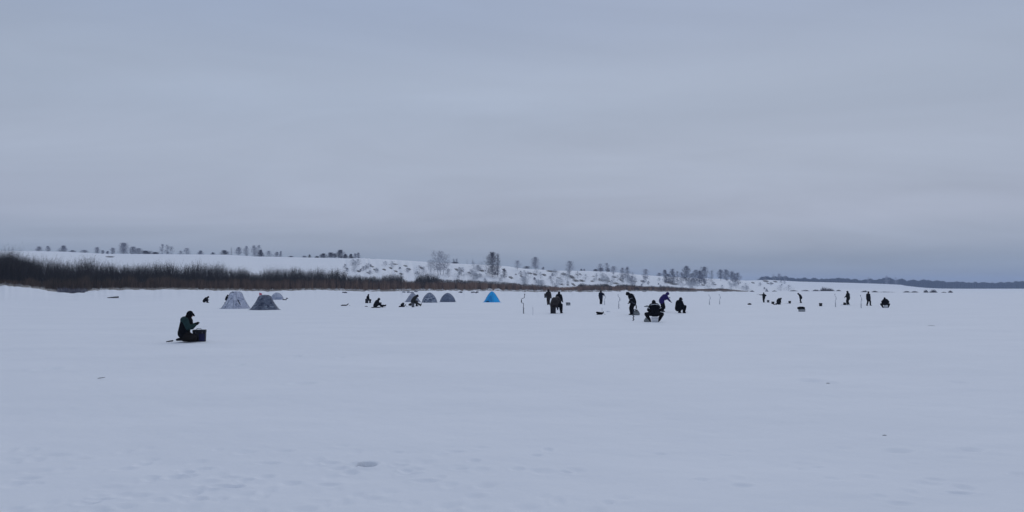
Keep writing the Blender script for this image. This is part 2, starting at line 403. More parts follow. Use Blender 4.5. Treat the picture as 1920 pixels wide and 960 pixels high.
# ------------------------------------------------------------------ tubes, trees
def tube(p0, p1, r0, r1, seg=7):
    p0 = np.array(p0, float); p1 = np.array(p1, float); d = p1 - p0; d /= max(np.linalg.norm(d), 1e-9)
    a = np.cross(d, [0, 0, 1.0] if abs(d[2]) < .9 else [1.0, 0, 0]); a /= np.linalg.norm(a); b = np.cross(d, a)
    th = np.arange(seg) * 2 * PI / seg
    ring = np.cos(th)[:, None] * a + np.sin(th)[:, None] * b
    V = np.concatenate([p0 + ring * r0, p1 + ring * r1, [p0], [p1]])
    Fc = []
    for i in range(seg):
        j = (i + 1) % seg
        Fc += [(i, j, seg + j, seg + i), (2 * seg, j, i), (2 * seg + 1, seg + i, seg + j)]
    return V, Fc

class MB:
    def __init__(s): s.V = []; s.F = []; s.n = 0
    def add(s, V, Fc):
        s.V.append(np.asarray(V, float)); s.F += [tuple(i + s.n for i in f) for f in Fc]; s.n += len(V); return s
    def tube(s, *a, **k): return s.add(*tube(*a, **k))
    def path(s, pts, r, seg=7):
        for i in range(len(pts) - 1):
            ra = r[i] if hasattr(r, '__len__') else r; rb = r[i + 1] if hasattr(r, '__len__') else r
            s.tube(pts[i], pts[i + 1], ra, rb, seg)
        return s
    def build(s, name, mat, parent=None, smooth=True):
        return new_mesh(name, np.concatenate(s.V), s.F, mat, parent, smooth)

def outline(shape, f, low):
    u = np.clip((f - low) / (1 - low), 0, 1)
    if shape == 'spruce': return (1 - u) * 1.0
    if shape == 'bush': return np.minimum(1, (1 - u) * 1.25) ** .7
    if shape == 'round': return np.sin(PI * (.10 + .88 * u ** .85)) ** .7
    return np.sin(PI * (.14 + .84 * u ** .78)) ** .62      # egg: widest in the lower half

def tree(name, x, ytop, ybase, w, dens, matc, matt, label, cat='tree', group=None, shape='round', Y=None, dY=8.0, trunks=1):
    """ybase None: stands on the crest behind the skyline; else its foot shows on the slope at that row"""
    if Y is None:
        Y = (float(ip(x, T_P)) + dY) if ybase is None else hit(x, ybase)
    base = pos(x, Y); zt = CAMZ + (HY - ytop) * Y / FH
    H = max(zt - base.z, 1.0); W = w * Y / FH * (1.22 if shape != 'bush' else 1.1)
    rg = np.random.default_rng(int(x * 7 + ytop * 13))
    root = thing(name, base, label, cat, group)
    tb = MB(); ends = []
    low = {'round': .14, 'tall': .05, 'bush': .0, 'spruce': .02, 'bare': .08}[shape]
    nl = {'round': 24, 'tall': 26, 'bush': 20, 'spruce': 26, 'bare': 10}[shape]
    tr = 0.008 * H + .035
    for t in range(trunks):
        off = np.array([(t - (trunks - 1) / 2) * W * .16, rg.normal(0, .2), 0])
        top = np.array([off[0] * 2 + rg.normal(0, .03 * W), rg.normal(0, .03 * W), H * (.93 if t == 0 else rg.uniform(.75, .9))])
        mid = (off + top) / 2 + np.array([rg.normal(0, .03 * W), 0, 0])
        tb.path([off - [0, 0, .2], mid, top], [tr, tr * .6, tr * .15])
        for i in range(nl):
            f = low + (1 - low) * (i + rg.random() * .8) / nl * .97
            P = off + (mid - off) * (2 * f) if f < .5 else mid + (top - mid) * (2 * f - 1)
            prof = float(outline(shape, np.array([f]), low)[0])
            a = rg.uniform(0, 2 * PI); rr = W * .5 * prof * math.sqrt(rg.uniform(.25, 1.15))
            rise = (-.08 if shape == 'spruce' else .25) * rr + (0 if shape == 'spruce' else .02 * H)
            E = P + np.array([math.cos(a) * rr, math.sin(a) * rr, rise]); E[2] = min(E[2], H * .98)
            tb.tube(P, E, tr * .26 * (1.1 - f), .015, 4)
            ends.append((P, E))
        ends.append((mid, top))
    tb.build('trunk', matt, root)
    px = w * (HY - ytop if ybase is None else ybase - ytop) / 150.0
    n = int(np.clip(430 * dens * px ** .4 * (1 + .4 * (trunks - 1)), 300, 3200)); n1 = int(n * .55)
    idx = rg.integers(0, len(ends), n1); P = np.array([e[0] for e in ends])[idx]; E = np.array([e[1] for e in ends])[idx]
    f = rg.beta(2.0, 1.0, n1)[:, None]
    sp = .07 * W + .015 * H
    B1 = P + (E - P) * f + rg.normal(0, sp, (n1, 3)) * np.array([1, 1, .9])
    # fine spray filling the outline of the crown between the limbs, thinned by lumps
    fz = rg.uniform(low + .06, .97, n - n1)
    pf = outline(shape, fz, low)
    pf = pf * (.8 + .22 * np.sin(fz * 19 + x) + .12 * np.sin(fz * 41 + 2 * x))
    aa = rg.uniform(0, 2 * PI, n - n1); rr = W * .5 * pf * np.minimum(.60 * np.sqrt(-2 * np.log(rg.random(n - n1) + 1e-6)), 1.25)
    B2 = np.stack([rr * np.cos(aa), rr * np.sin(aa), fz * H - .02 * H], -1)
    B = np.concatenate([B1, B2])
    L = (H * .055 + .25) * rg.uniform(.5, 1.3, n)
    out = B[:, :2] / (W * .5 + .1)
    d = np.stack([out[:, 0] * .5 + rg.normal(0, .45, n), out[:, 1] * .5 + rg.normal(0, .45, n), rg.uniform(.1, 1.0, n) * (1 if shape != 'spruce' else .2)], -1)
    Tp = B + d * L[:, None]
    Tp[:, 2] = np.minimum(Tp[:, 2], H); B[:, 2] = np.clip(B[:, 2], .02, H * .97)
    wd = np.full(n, 0.00034 * Y * (1.0 if dens < 1.5 else 1.25))
    V, Fc, T = stems(B, Tp, wd, rg.random(n), rg.uniform(0, PI, n))
    new_mesh('crown', V, Fc, matc, root, tint=T)
    return root
# ------------------------------------------------------------------ closed shells for bodies, then one voxel skin over them
def capsule(p0, p1, r0, r1, seg=12, flat=None):
    p0 = np.array(p0, float); p1 = np.array(p1, float); d = p1 - p0; L = np.linalg.norm(d)
    d = d / L if L > 1e-6 else np.array([0, 0, 1.0])
    a = np.cross(d, [0, 0, 1.0] if abs(d[2]) < .9 else [0, 1.0, 0]); a /= np.linalg.norm(a); b = np.cross(d, a)
    th = np.arange(seg) * 2 * PI / seg; ring = np.cos(th)[:, None] * a + np.sin(th)[:, None] * b
    V = [p0 - d * r0]; 
    for q in (-60, -30, 0): V += list(p0 + d * (r0 * math.sin(math.radians(q))) + ring * (r0 * math.cos(math.radians(q))))
    for q in (0, 30, 60): V += list(p1 + d * (r1 * math.sin(math.radians(q))) + ring * (r1 * math.cos(math.radians(q))))
    V.append(p1 + d * r1); n = len(V); Fc = []
    for i in range(seg):
        j = (i + 1) % seg
        Fc.append((0, 1 + j, 1 + i))
        for k in range(5): Fc.append((1 + k * seg + i, 1 + k * seg + j, 1 + (k + 1) * seg + j, 1 + (k + 1) * seg + i))
        Fc.append((1 + 5 * seg + i, 1 + 5 * seg + j, n - 1))
    return np.array(V), Fc

def ellipsoid(c, r, pitch=0.0, seg=16, rings=10):
    V = [(0, 0, -1)]
    for k in range(1, rings):
        p = -PI / 2 + PI * k / rings
        V += [(math.cos(p) * math.cos(t), math.cos(p) * math.sin(t), math.sin(p)) for t in np.arange(seg) * 2 * PI / seg]
    V.append((0, 0, 1)); n = len(V); Fc = []
    for i in range(seg):
        j = (i + 1) % seg
        Fc.append((0, 1 + j, 1 + i)); Fc.append((n - 1, 1 + (rings - 2) * seg + i, 1 + (rings - 2) * seg + j))
        for k in range(rings - 2): Fc.append((1 + k * seg + i, 1 + k * seg + j, 1 + (k + 1) * seg + j, 1 + (k + 1) * seg + i))
    V = np.array(V) * np.array(r); cp, sp = math.cos(pitch), math.sin(pitch)   # pitch > 0 tips the top forward (+y)
    y = V[:, 1] * cp + V[:, 2] * sp; z = -V[:, 1] * sp + V[:, 2] * cp
    V[:, 1] = y; V[:, 2] = z
    return V + np.array(c), Fc

def skin(name, mb, voxel, mat, parent=None, smooth_it=3):
    """one continuous surface over overlapping shells"""
    V = np.concatenate(mb.V)
    o = new_mesh(name, V, mb.F, mat, None)
    m = o.modifiers.new('r', 'REMESH'); m.mode = 'VOXEL'; m.voxel_size = voxel
    if smooth_it:
        k = o.modifiers.new('s', 'SMOOTH'); k.iterations = smooth_it; k.factor = .5
    dg = bpy.context.evaluated_depsgraph_get(); dg.update()
    me = bpy.data.meshes.new_from_object(o.evaluated_get(dg), depsgraph=dg)
    o.modifiers.clear(); old = o.data; o.data = me; bpy.data.meshes.remove(old)
    me.name = name
    if not me.materials: me.materials.append(mat)
    me.polygons.foreach_set('use_smooth', np.ones(len(me.polygons), dtype=bool))
    if parent: o.parent = parent
    return o

def ik(a, c, l1, l2, pole):
    a = np.array(a, float); c = np.array(c, float); d = c - a; L = np.linalg.norm(d)
    mx = (l1 + l2) * .995
    if L > mx: c = a + d / L * mx; d = c - a; L = mx
    u = d / max(L, 1e-6); x = (l1 * l1 - l2 * l2 + L * L) / (2 * max(L, 1e-6)); h = math.sqrt(max(l1 * l1 - x * x, 0))
    p = np.array(pole, float); p = p - u * np.dot(p, u); p /= max(np.linalg.norm(p), 1e-6)
    return a + u * x + p * h, c

def hand_shells(mb, wrist, direc, thumb_side, r=1.0, curl=.9):
    """palm, four unequal bent fingers and a thumb from the side of the palm"""
    d = np.array(direc, float); d /= np.linalg.norm(d)
    s = np.array(thumb_side, float); s -= d * np.dot(s, d); s /= max(np.linalg.norm(s), 1e-6); n = np.cross(d, s)
    W = np.array(wrist, float); pe = W + d * .085 * r
    for q in (-.026, 0, .026): mb.add(*capsule(W + s * q * .8 * r, pe + s * q * r, .021 * r, .02 * r, 8))
    for k, (q, L) in enumerate(((.036, .07), (.013, .078), (-.011, .073), (-.034, .058))):
        a = pe + s * q * r; c1, c2 = curl * .6, curl * 1.5
        b = a + (d * math.cos(c1) + n * math.sin(c1)) * L * .55 * r
        e = b + (d * math.cos(c2) + n * math.sin(c2)) * L * .5 * r
        mb.add(*capsule(a, b, .0125 * r, .0115 * r, 7)); mb.add(*capsule(b, e, .0115 * r, .0095 * r, 7))
    t0 = W + d * .025 * r + s * .03 * r; t1 = t0 + (d * .6 + s * .7 + n * .3) * .045 * r; t2 = t1 + (d * .8 + n * .6) * .032 * r
    mb.add(*capsule(t0, t1, .015 * r, .013 * r, 7)); mb.add(*capsule(t1, t2, .013 * r, .011 * r, 7))

def person(x, ytop, ybase, face, pose, label, jacket, trousers, hood, headgear='hood', group='people ice fishing on the river', yoke=None, stripe=None, Y=None, sink=0.0, bulk=1.16):
    """pose, in metres of a 1.75 m figure, +y where it faces, +x its right side"""
    P = dict(pz=.93, py=0, lean=4, head=8, hl=(-.30, .12, .84), hr=(.30, .12, .84), fl=(-.13, -.02, .09), fr=(.13, .04, .09), kpole=(0, 1, .15), epole=None, toes=0, turn=0, knee_l=None, knee_r=None, hump=0)
    P.update(pose)
    if Y is None: Y = hit(x, ybase)
    pel = np.array([0, P['py'], P['pz']]); ln = math.radians(P['lean'])
    up = np.array([0, math.sin(ln), math.cos(ln)]); fw = np.array([0, math.cos(ln), -math.sin(ln)])
    ln2 = math.radians(P['lean'] + P['hump']); up2 = np.array([0, math.sin(ln2), math.cos(ln2)]); fw2 = np.array([0, math.cos(ln2), -math.sin(ln2)])
    waist = pel + up * .17; chest = waist + up2 * .25; neck = chest + up2 * .13
    hn = math.radians(P['lean'] + P['hump'] + P['head']); uph = np.array([0, math.sin(hn), math.cos(hn)]); fwh = np.array([0, math.cos(hn), -math.sin(hn)])
    head = neck + uph * .17 + fwh * .03
    sh = {-1: chest + up2 * .075 + np.array([-.185, 0, 0]), 1: chest + up2 * .075 + np.array([.185, 0, 0])}
    hip = {-1: pel + np.array([-.10, 0, -.01]), 1: pel + np.array([.10, 0, -.01])}
    hand = {}; elbow = {}; knee = {}; ankle = {}
    for sd, hk, fk, kk in ((-1, 'hl', 'fl', 'knee_l'), (1, 'hr', 'fr', 'knee_r')):
        ep = P['epole'] or (sd * .6, -.6, -.5)
        ep = (abs(ep[0]) * sd, ep[1], ep[2])
        elbow[sd], hand[sd] = ik(sh[sd], P[hk], .29, .26, ep)
        kp = P[kk] or (P['kpole'][0] * sd, P['kpole'][1], P['kpole'][2])
        knee[sd], ankle[sd] = ik(hip[sd], P[fk], .44, .43, kp)
    q = pos(x, Y)
    bl = bulk
    root = thing('person', q, label, 'person', group)
    # the body under the clothes: one skin from crown to ankle
    b = MB()
    b.add(*ellipsoid(head + uph * .02, (.075, .095, .115), hn)); b.add(*ellipsoid(head - uph * .06 + fwh * .025, (.055, .065, .06), hn))
    b.add(*capsule(head + fwh * .085 + uph * .03, head + fwh * .108 - uph * .012, .010, .017, 7))
    for sd in (-1, 1):
        b.add(*ellipsoid(head + np.array([sd * .076, 0, 0]), (.012, .024, .034), hn, 8, 6))
        b.add(*ellipsoid(head + fwh * .085 + uph * .02 + np.array([sd * .033, 0, 0]), (.016, .012, .011), hn, 8, 6))
    b.add(*ellipsoid(head + fwh * .083 - uph * .06, (.028, .014, .010), hn, 8, 6))
    b.add(*capsule(chest, neck + uph * .1, .055, .055)); b.add(*capsule(sh[-1], sh[1], .06, .06))
    b.add(*capsule(waist, chest + up * .03, .12, .13)); b.add(*capsule(pel, waist, .13, .12))
    for sd in (-1, 1):
        b.add(*capsule(sh[sd], elbow[sd], .05, .042)); b.add(*capsule(elbow[sd], hand[sd], .042, .03))
        b.add(*capsule(hip[sd], knee[sd], .08, .055)); b.add(*capsule(knee[sd], ankle[sd], .055, .04)); b.add(*capsule(hip[sd], pel, .1, .1))
    skin('body', b, .018, MAT['skin'], root, 1)
    # jacket
    j = MB()
    for o_ in (-.085, 0, .085):
        ov = np.array([o_, 0, 0])
        j.add(*capsule(pel + up * .0 + ov - fw * .01, waist + ov, .155 * bl, .15 * bl)); j.add(*capsule(waist + ov, chest + ov * 1.25 + up2 * .02, .15 * bl, .155 * bl))
    if P['pz'] > .7: j.add(*capsule(pel + np.array([-.08, 0, -.10]), pel + np.array([.08, 0, -.10]), .15 * bl, .15 * bl))
    j.add(*capsule(sh[-1] + np.array([.02, 0, 0]), sh[1] - np.array([.02, 0, 0]), .10 * bl, .10 * bl)); j.add(*capsule(chest, neck + uph * .03, .13, .085))
    if yoke is None:
        for sd in (-1, 1):
            j.add(*capsule(sh[sd], elbow[sd], .088 * bl, .074 * bl)); j.add(*capsule(elbow[sd], elbow[sd] + (hand[sd] - elbow[sd]) * .88, .074 * bl, .056 * bl))
    skin('jacket', j, .026, jacket, root)
    if yoke is not None:
        for sd in (-1, 1):
            k = MB(); k.add(*capsule(sh[sd] + np.array([sd * .05, 0, 0]), elbow[sd] + np.array([sd * .04, 0, 0]), .125, .10)); k.add(*capsule(elbow[sd] + np.array([sd * .04, 0, 0]), elbow[sd] + (hand[sd] - elbow[sd]) * .88, .10, .068))
            k.add(*capsule(sh[sd] - np.array([sd * .0, 0, 0]) - fw2 * .06, chest + up2 * .06 - fw2 * .09 + np.array([sd * .05, 0, 0]), .13, .15)); skin('sleeve', k, .026, yoke, root)
    if stripe is not None:
        k = MB(); a = chest - fw2 * .165 * bl + up2 * .02
        k.path([a + np.array([-.23, .05, -.02]), a + np.array([-.15, .0, .012]), a + np.array([0, -.012, .02]), a + np.array([.15, .0, .012]), a + np.array([.23, .05, -.02])], .017)
        k.build('reflective_stripe', stripe, root)
        for sd in (-1, 1):
            m = sh[sd] * .35 + elbow[sd] * .65; dd = (elbow[sd] - sh[sd]); dd /= np.linalg.norm(dd)
            k = MB(); k.add(*tube(m, m + dd * .035, .092 * bl, .090 * bl, 12)); k.build('sleeve_stripe', stripe, root)
    # trousers
    t = MB(); t.add(*capsule(hip[-1], hip[1], .135 * bl, .135 * bl)); t.add(*capsule(pel, pel + up * .08, .14, .13))
    for sd in (-1, 1):
        t.add(*capsule(hip[sd], knee[sd], .118 * bl, .088 * bl)); t.add(*capsule(knee[sd], ankle[sd] + (knee[sd] - ankle[sd]) * .15, .088 * bl, .076 * bl))
    skin('trousers', t, .026, trousers, root)
    # boots
    for sd in (-1, 1):
        sd_ = ankle[sd] - knee[sd]; sd_ /= max(np.linalg.norm(sd_), 1e-6)
        toe = np.array([sd * .06, 1, 0.0])
        if abs(sd_[2]) < .75:                # shin lies flat: the foot bends up or trails behind
            toe = np.array([sd * .15, sd_[1] * .35, .8]) if sd_[1] > 0 else np.array([sd * .1, sd_[1], -.05])
        toe /= np.linalg.norm(toe)
        k = MB(); heel = ankle[sd] + sd_ * .02 - toe * .05
        k.add(*capsule(ankle[sd] - sd_ * .2, ankle[sd], .080, .062)); k.add(*capsule(heel, heel + toe * .20, .058, .050)); k.add(*capsule(heel + toe * .08, heel + toe * .22, .054, .046))
        skin('boot', k, .02, MAT['boot'], root, 2)
    # gloves with fingers
    for sd in (-1, 1):
        d = hand[sd] - elbow[sd]; k = MB()
        k.add(*capsule(hand[sd] - d / np.linalg.norm(d) * .05, hand[sd], .036, .032, 8))
        hand_shells(k, hand[sd], d, (-sd, .2, .5), 1.08)
        skin('glove', k, .0075, MAT['glove'], root, 1)
    # head wear
    k = MB()
    if headgear == 'hood':
        k.add(*ellipsoid(head + uph * .025 - fwh * .03, (.118, .128, .148), hn)); k.add(*capsule(head - fwh * .03, neck - up2 * .01, .115, .125))
        k.add(*capsule(head + uph * .12 - fwh * .05, head + uph * .07 + fwh * .05, .07, .085))
        skin('hood', k, .022, hood, root)
    elif headgear == 'cap':                  # hood over a peaked cap
        k.add(*ellipsoid(head + uph * .02 - fwh * .03, (.112, .125, .14), hn)); k.add(*capsule(head - fwh * .03, neck - up2 * .01, .11, .125))
        skin('hood', k, .022, hood, root)
        m = MB(); m.add(*capsule(head + uph * .065 + fwh * .07, head + uph * .03 + fwh * .145, .045, .028)); m.add(*capsule(head + uph * .06 + fwh * .08 - np.array([.045, 0, 0]), head + uph * .06 + fwh * .08 + np.array([.045, 0, 0]), .04, .04))
        skin('cap_peak', m, .016, hood, root, 1)
    elif headgear == 'hat':
        k.add(*ellipsoid(head + uph * .06 - fwh * .01, (.105, .118, .105), hn)); k.add(*capsule(head + uph * .03 + fwh * .02, head + uph * .04 - fwh * .02, .104, .106))
        skin('hat', k, .02, hood, root)
        m = MB(); m.add(*capsule(neck + uph * .02, neck + uph * .08, .12, .095)); skin('collar', m, .022, jacket, root)
    # scale to the height it stands in the scene; feet on the snow
    zs = [v for c in root.children for v in (min(w.co.z for w in c.data.vertices), max(w.co.z for w in c.data.vertices))]
    lo, hi = min(zs), max(zs)
    sc = (ybase - ytop) * Y / FH / (hi - lo)
    root.scale = (sc,) * 3; root.rotation_euler = (0, 0, -math.radians(face))
    root.location = q - Vector((0, 0, lo * sc + sink + .01))
    return root, q, sc

# ------------------------------------------------------------------ tools and gear
def place(name, x, ybase, label, cat, group=None, rz=0.0, Y=None, dz=0.0):
    Y = hit(x, ybase) if Y is None else Y
    return thing(name, pos(x, Y) + Vector((0, 0, dz)), label, cat, group, rz), Y

def auger(x, ytop, ybase, label, pale=False, rz=0.0, Y=None, lean=(0, 0), thick=1.0):
    root, Y = place('ice_auger', x, ybase, label, 'auger', 'ice augers standing in the snow', rz, Y)
    H = (ybase - ytop) * Y / FH
    m = MAT['auger_pale'] if pale else MAT['auger_dark']; mk = MAT['auger_pale'] if pale else MAT['black']
    r = .017 * thick; h0 = H * .52
    MB().tube((0, 0, -.06), (0, 0, h0), r, r, 8).build('shaft', m, root)
    k = MB(); k.path([(0, 0, h0), (.02, 0, h0 + .02), (.16, 0, h0 + .03), (.18, 0, h0 + .07), (.17, 0, h0 + .28), (.13, 0, h0 + .34), (-.08, 0, h0 + .42), (-.10, 0, H - .05)], r * .9, 7); k.build('crank', m, root)
    MB().tube((.177, 0, h0 + .09), (.172, 0, h0 + .25), .028 * thick, .026 * thick, 10).build('crank_grip', mk, root)
    k = MB(); k.add(*ellipsoid((-.10, 0, H - .03), (.045, .045, .035), 0, 10, 8)); k.build('pommel', mk, root)
    # spiral flight on the lower shaft
    n = 60; hz = min(.55, H * .42); V = []; Fc = []
    for i in range(n + 1):
        a = i / n * 2 * PI * 3.5; z = -.05 + hz * i / n; R = .062 * (1 if i < n - 8 else max(.3, (n - i) / 8))
        for rr, zz in ((r * .8, z), (R, z), (R, z + .012), (r * .8, z + .012)): V.append((math.cos(a) * rr, math.sin(a) * rr, zz))
    for i in range(n):
        for e in range(4): Fc.append((4 * i + e, 4 * i + (e + 1) % 4, 4 * i + 4 + (e + 1) % 4, 4 * i + 4 + e))
    new_mesh('spiral_blade', V, Fc, m, root)
    root.rotation_euler = (math.radians(lean[0]), math.radians(lean[1]), rz)
    return root

def lathe(prof, seg=20):
    V = []; Fc = []
    for r, z in prof: V += [(r * math.cos(t), r * math.sin(t), z) for t in np.arange(seg) * 2 * PI / seg]
    for k in range(len(prof) - 1):
        for i in range(seg): j = (i + 1) % seg; Fc.append((k * seg + i, k * seg + j, (k + 1) * seg + j, (k + 1) * seg + i))
    Fc.append(tuple(range(seg - 1, -1, -1)))
    return V, Fc

def bucket(x, ybase, w, h, mat, label, cat='bucket', tilt=(0, 0), Y=None, matrim=None, group='buckets standing on the ice', lid=False):
    """w, h in pixels of the 1920 frame"""
    root, Y = place('bucket', x, ybase, label, cat, group, random.uniform(0, 3), Y)
    W = w * Y / FH; H = h * Y / FH; r = W / 2
    prof = [(r * .82, 0), (r * .94, H * .97), (r * .90, H * .97), (r * .78, .012)] if not lid else [(r * .84, 0), (r * .95, H * .92), (0.001, H * .92)]
    V, Fc = lathe(prof); new_mesh('pail', V, Fc, mat, root, True)
    V, Fc = lathe([(r * .94, H * .90), (r, H * .905), (r, H), (r * .9, H)] + ([(.001, H * 1.005)] if lid else [])); new_mesh('lid' if lid else 'rim', V, Fc, matrim or mat, root, True)
    k = MB(); pts = [(math.cos(a) * r * 1.02, -.15 * math.sin(a) * r - r * .25 * math.sin(a), H * .9 - math.sin(a) * H * .38) for a in np.linspace(0, PI, 9)]; k.path(pts, max(.006, r * .03), 5); k.build('handle', MAT['metal'], root)
    root.rotation_euler = (math.radians(tilt[0]), math.radians(tilt[1]), root.rotation_euler[2])
    return root

def rbox(w, d, h, c=(0, 0, 0), r=.03, taper=1.0):
    """box with rounded upright corners and softened top"""
    P = []; n = 4
    for sx, sy, a0 in ((1, 1, 0), (-1, 1, PI / 2), (-1, -1, PI), (1, -1, 3 * PI / 2)):
        for i in range(n + 1): a = a0 + PI / 2 * i / n; P.append((sx * (w / 2 - r) + r * math.cos(a), sy * (d / 2 - r) + r * math.sin(a)))
    P = np.array(P); m = len(P); V = []; Fc = []
    lv = [(1, 0), (taper, h - r * .6), (taper - r * .5 / w, h - r * .15), (taper - r * 1.2 / w, h)]
    for s, z in lv: V += [(c[0] + p[0] * s, c[1] + p[1] * s, c[2] + z) for p in P]
    for k in range(len(lv) - 1):
        for i in range(m): j = (i + 1) % m; Fc.append((k * m + i, k * m + j, (k + 1) * m + j, (k + 1) * m + i))
    Fc.append(tuple(range(m - 1, -1, -1))); Fc.append(tuple(range((len(lv) - 1) * m, len(lv) * m)))
    return V, Fc

def fishing_box(x, ybase, w, h, mat, matlid, label, rz=0, Y=None, depth=.8, strap=True, name='fishing_box', cat='box'):
    root, Y = place(name, x, ybase, label, cat, None, rz, Y)
    W = w * Y / FH; H = h * Y / FH; D = W * depth
    V, Fc = rbox(W * .97, D * .97, H * .80, r=W * .06, taper=1.03); new_mesh('case', V, Fc, mat, root, True).data.polygons.foreach_set('use_smooth', [False] * len(Fc))
    V, Fc = rbox(W * 1.03, D * 1.03, H * .2, c=(0, 0, H * .80), r=W * .06); new_mesh('lid', V, Fc, matlid, root)
    if strap:
        k = MB(); k.path([(-W * .45, -D * .5, H * .7), (-W * .2, -D * .56, H * .35), (W * .15, -D * .56, H * .30), (W * .45, -D * .5, H * .7)], W * .025, 6); k.build('strap', MAT['black'], root)
        for sx in (-1, 1):
            k = MB(); k.tube((sx * W * .25, -D * .50, H * .70), (sx * W * .25, -D * .53, H * .86), W * .03, W * .03, 6); k.build('latch', MAT['bucket_grey'], root)
    return root

def lump(name, x, ybase, shells, mat, label, cat, rz=0, Y=None, vox=.02, part='fabric_shell', extra=None, group=None):
    root, Y = place(name, x, ybase, label, cat, group, rz, Y)
    b = MB()
    for s in shells: b.add(*(capsule(*s) if len(s) == 4 and np.ndim(s[0]) else ellipsoid(*s)))
    skin(part, b, vox, mat, root, 2)
    if extra:
        for nm, mt, pts, r in extra: MB().path(pts, r, 6).build(nm, mt, root)
    return root

def sled(x, ybase, w, mat, label, rz=0, Y=None, nose=1, h=.16):
    root, Y = place('sled', x, ybase, label, 'sled', None, rz, Y)
    W = w * Y / FH; D = W * .42; V = []; Fc = []; N = 14
    for layer, inset in ((0, 0.0), (1, .02)):
        for i in range(N + 1):
            u = i / N; xx = (u - .5) * W; rise = (max(0, (u - .7) / .3) ** 2) * h * 1.3 if nose > 0 else 0
            nar = 1 - .35 * max(0, (u - .7) / .3) ** 2
            for y_, z_ in ((-.5, h), (-.44, .02), (.44, .02), (.5, h)):
                V.append((xx, y_ * (D - 2 * inset) * nar, z_ * (1 - .3 * max(0, (.15 - u) / .15)) + rise + inset * .5 * (1 if z_ < h else 0)))
    n1 = (N + 1) * 4
    for i in range(N):
        for e in range(3):
            a = 4 * i + e; Fc.append((a, a + 4, a + 5, a + 1)); Fc.append((n1 + a, n1 + a + 1, n1 + a + 5, n1 + a + 4))
        for e in (0, 3): a = 4 * i + e; Fc.append((a, n1 + a, n1 + a + 4, a + 4))
    for i in (0, N):
        a = 4 * i
        Fc.append((a, a + 1, a + 2, a + 3))
    new_mesh('hull', V, Fc, mat, root)
    k = MB(); k.path([(W * .48, -D * .2, h * 1.6), (W * .62, 0, .05), (W * .8, D * .1, .015)], .008, 5); k.build('tow_rope', MAT['black'], root)
    return root

def rod(x, ybase, pts, label, name='fishing_rod', cat='fishing rod', mat=None, r=.008, Y=None):
    root, Y = place(name, x, ybase, label, cat, None, 0, Y)
    k = MB(); n = len(pts); k.path(pts, [r * (1 - .6 * i / (n - 1)) for i in range(n)], 6); k.build('shaft', mat or MAT['black'], root)
    a, b = np.array(pts[0]), np.array(pts[1]); d = (b - a) / np.linalg.norm(b - a)
    MB().tube(a - d * .02, a + d * .13, r * 2.0, r * 1.7, 8).build('grip', mat or MAT['boot'], root)
    return root

def stake(x, ytop, ybase, label):
    root, Y = place('stake', x, ybase, label, 'stake'); H = (ybase - ytop) * Y / FH
    MB().path([(0, 0, -.05), (.01, 0, H * .5), (.0, 0, H)], .011, 6).build('pole', MAT['auger_pale'], root)
    k = MB(); k.add(*ellipsoid((0, 0, H), (.02, .02, .03), 0, 8, 6)); k.build('knob', MAT['metal'], root)
    return root

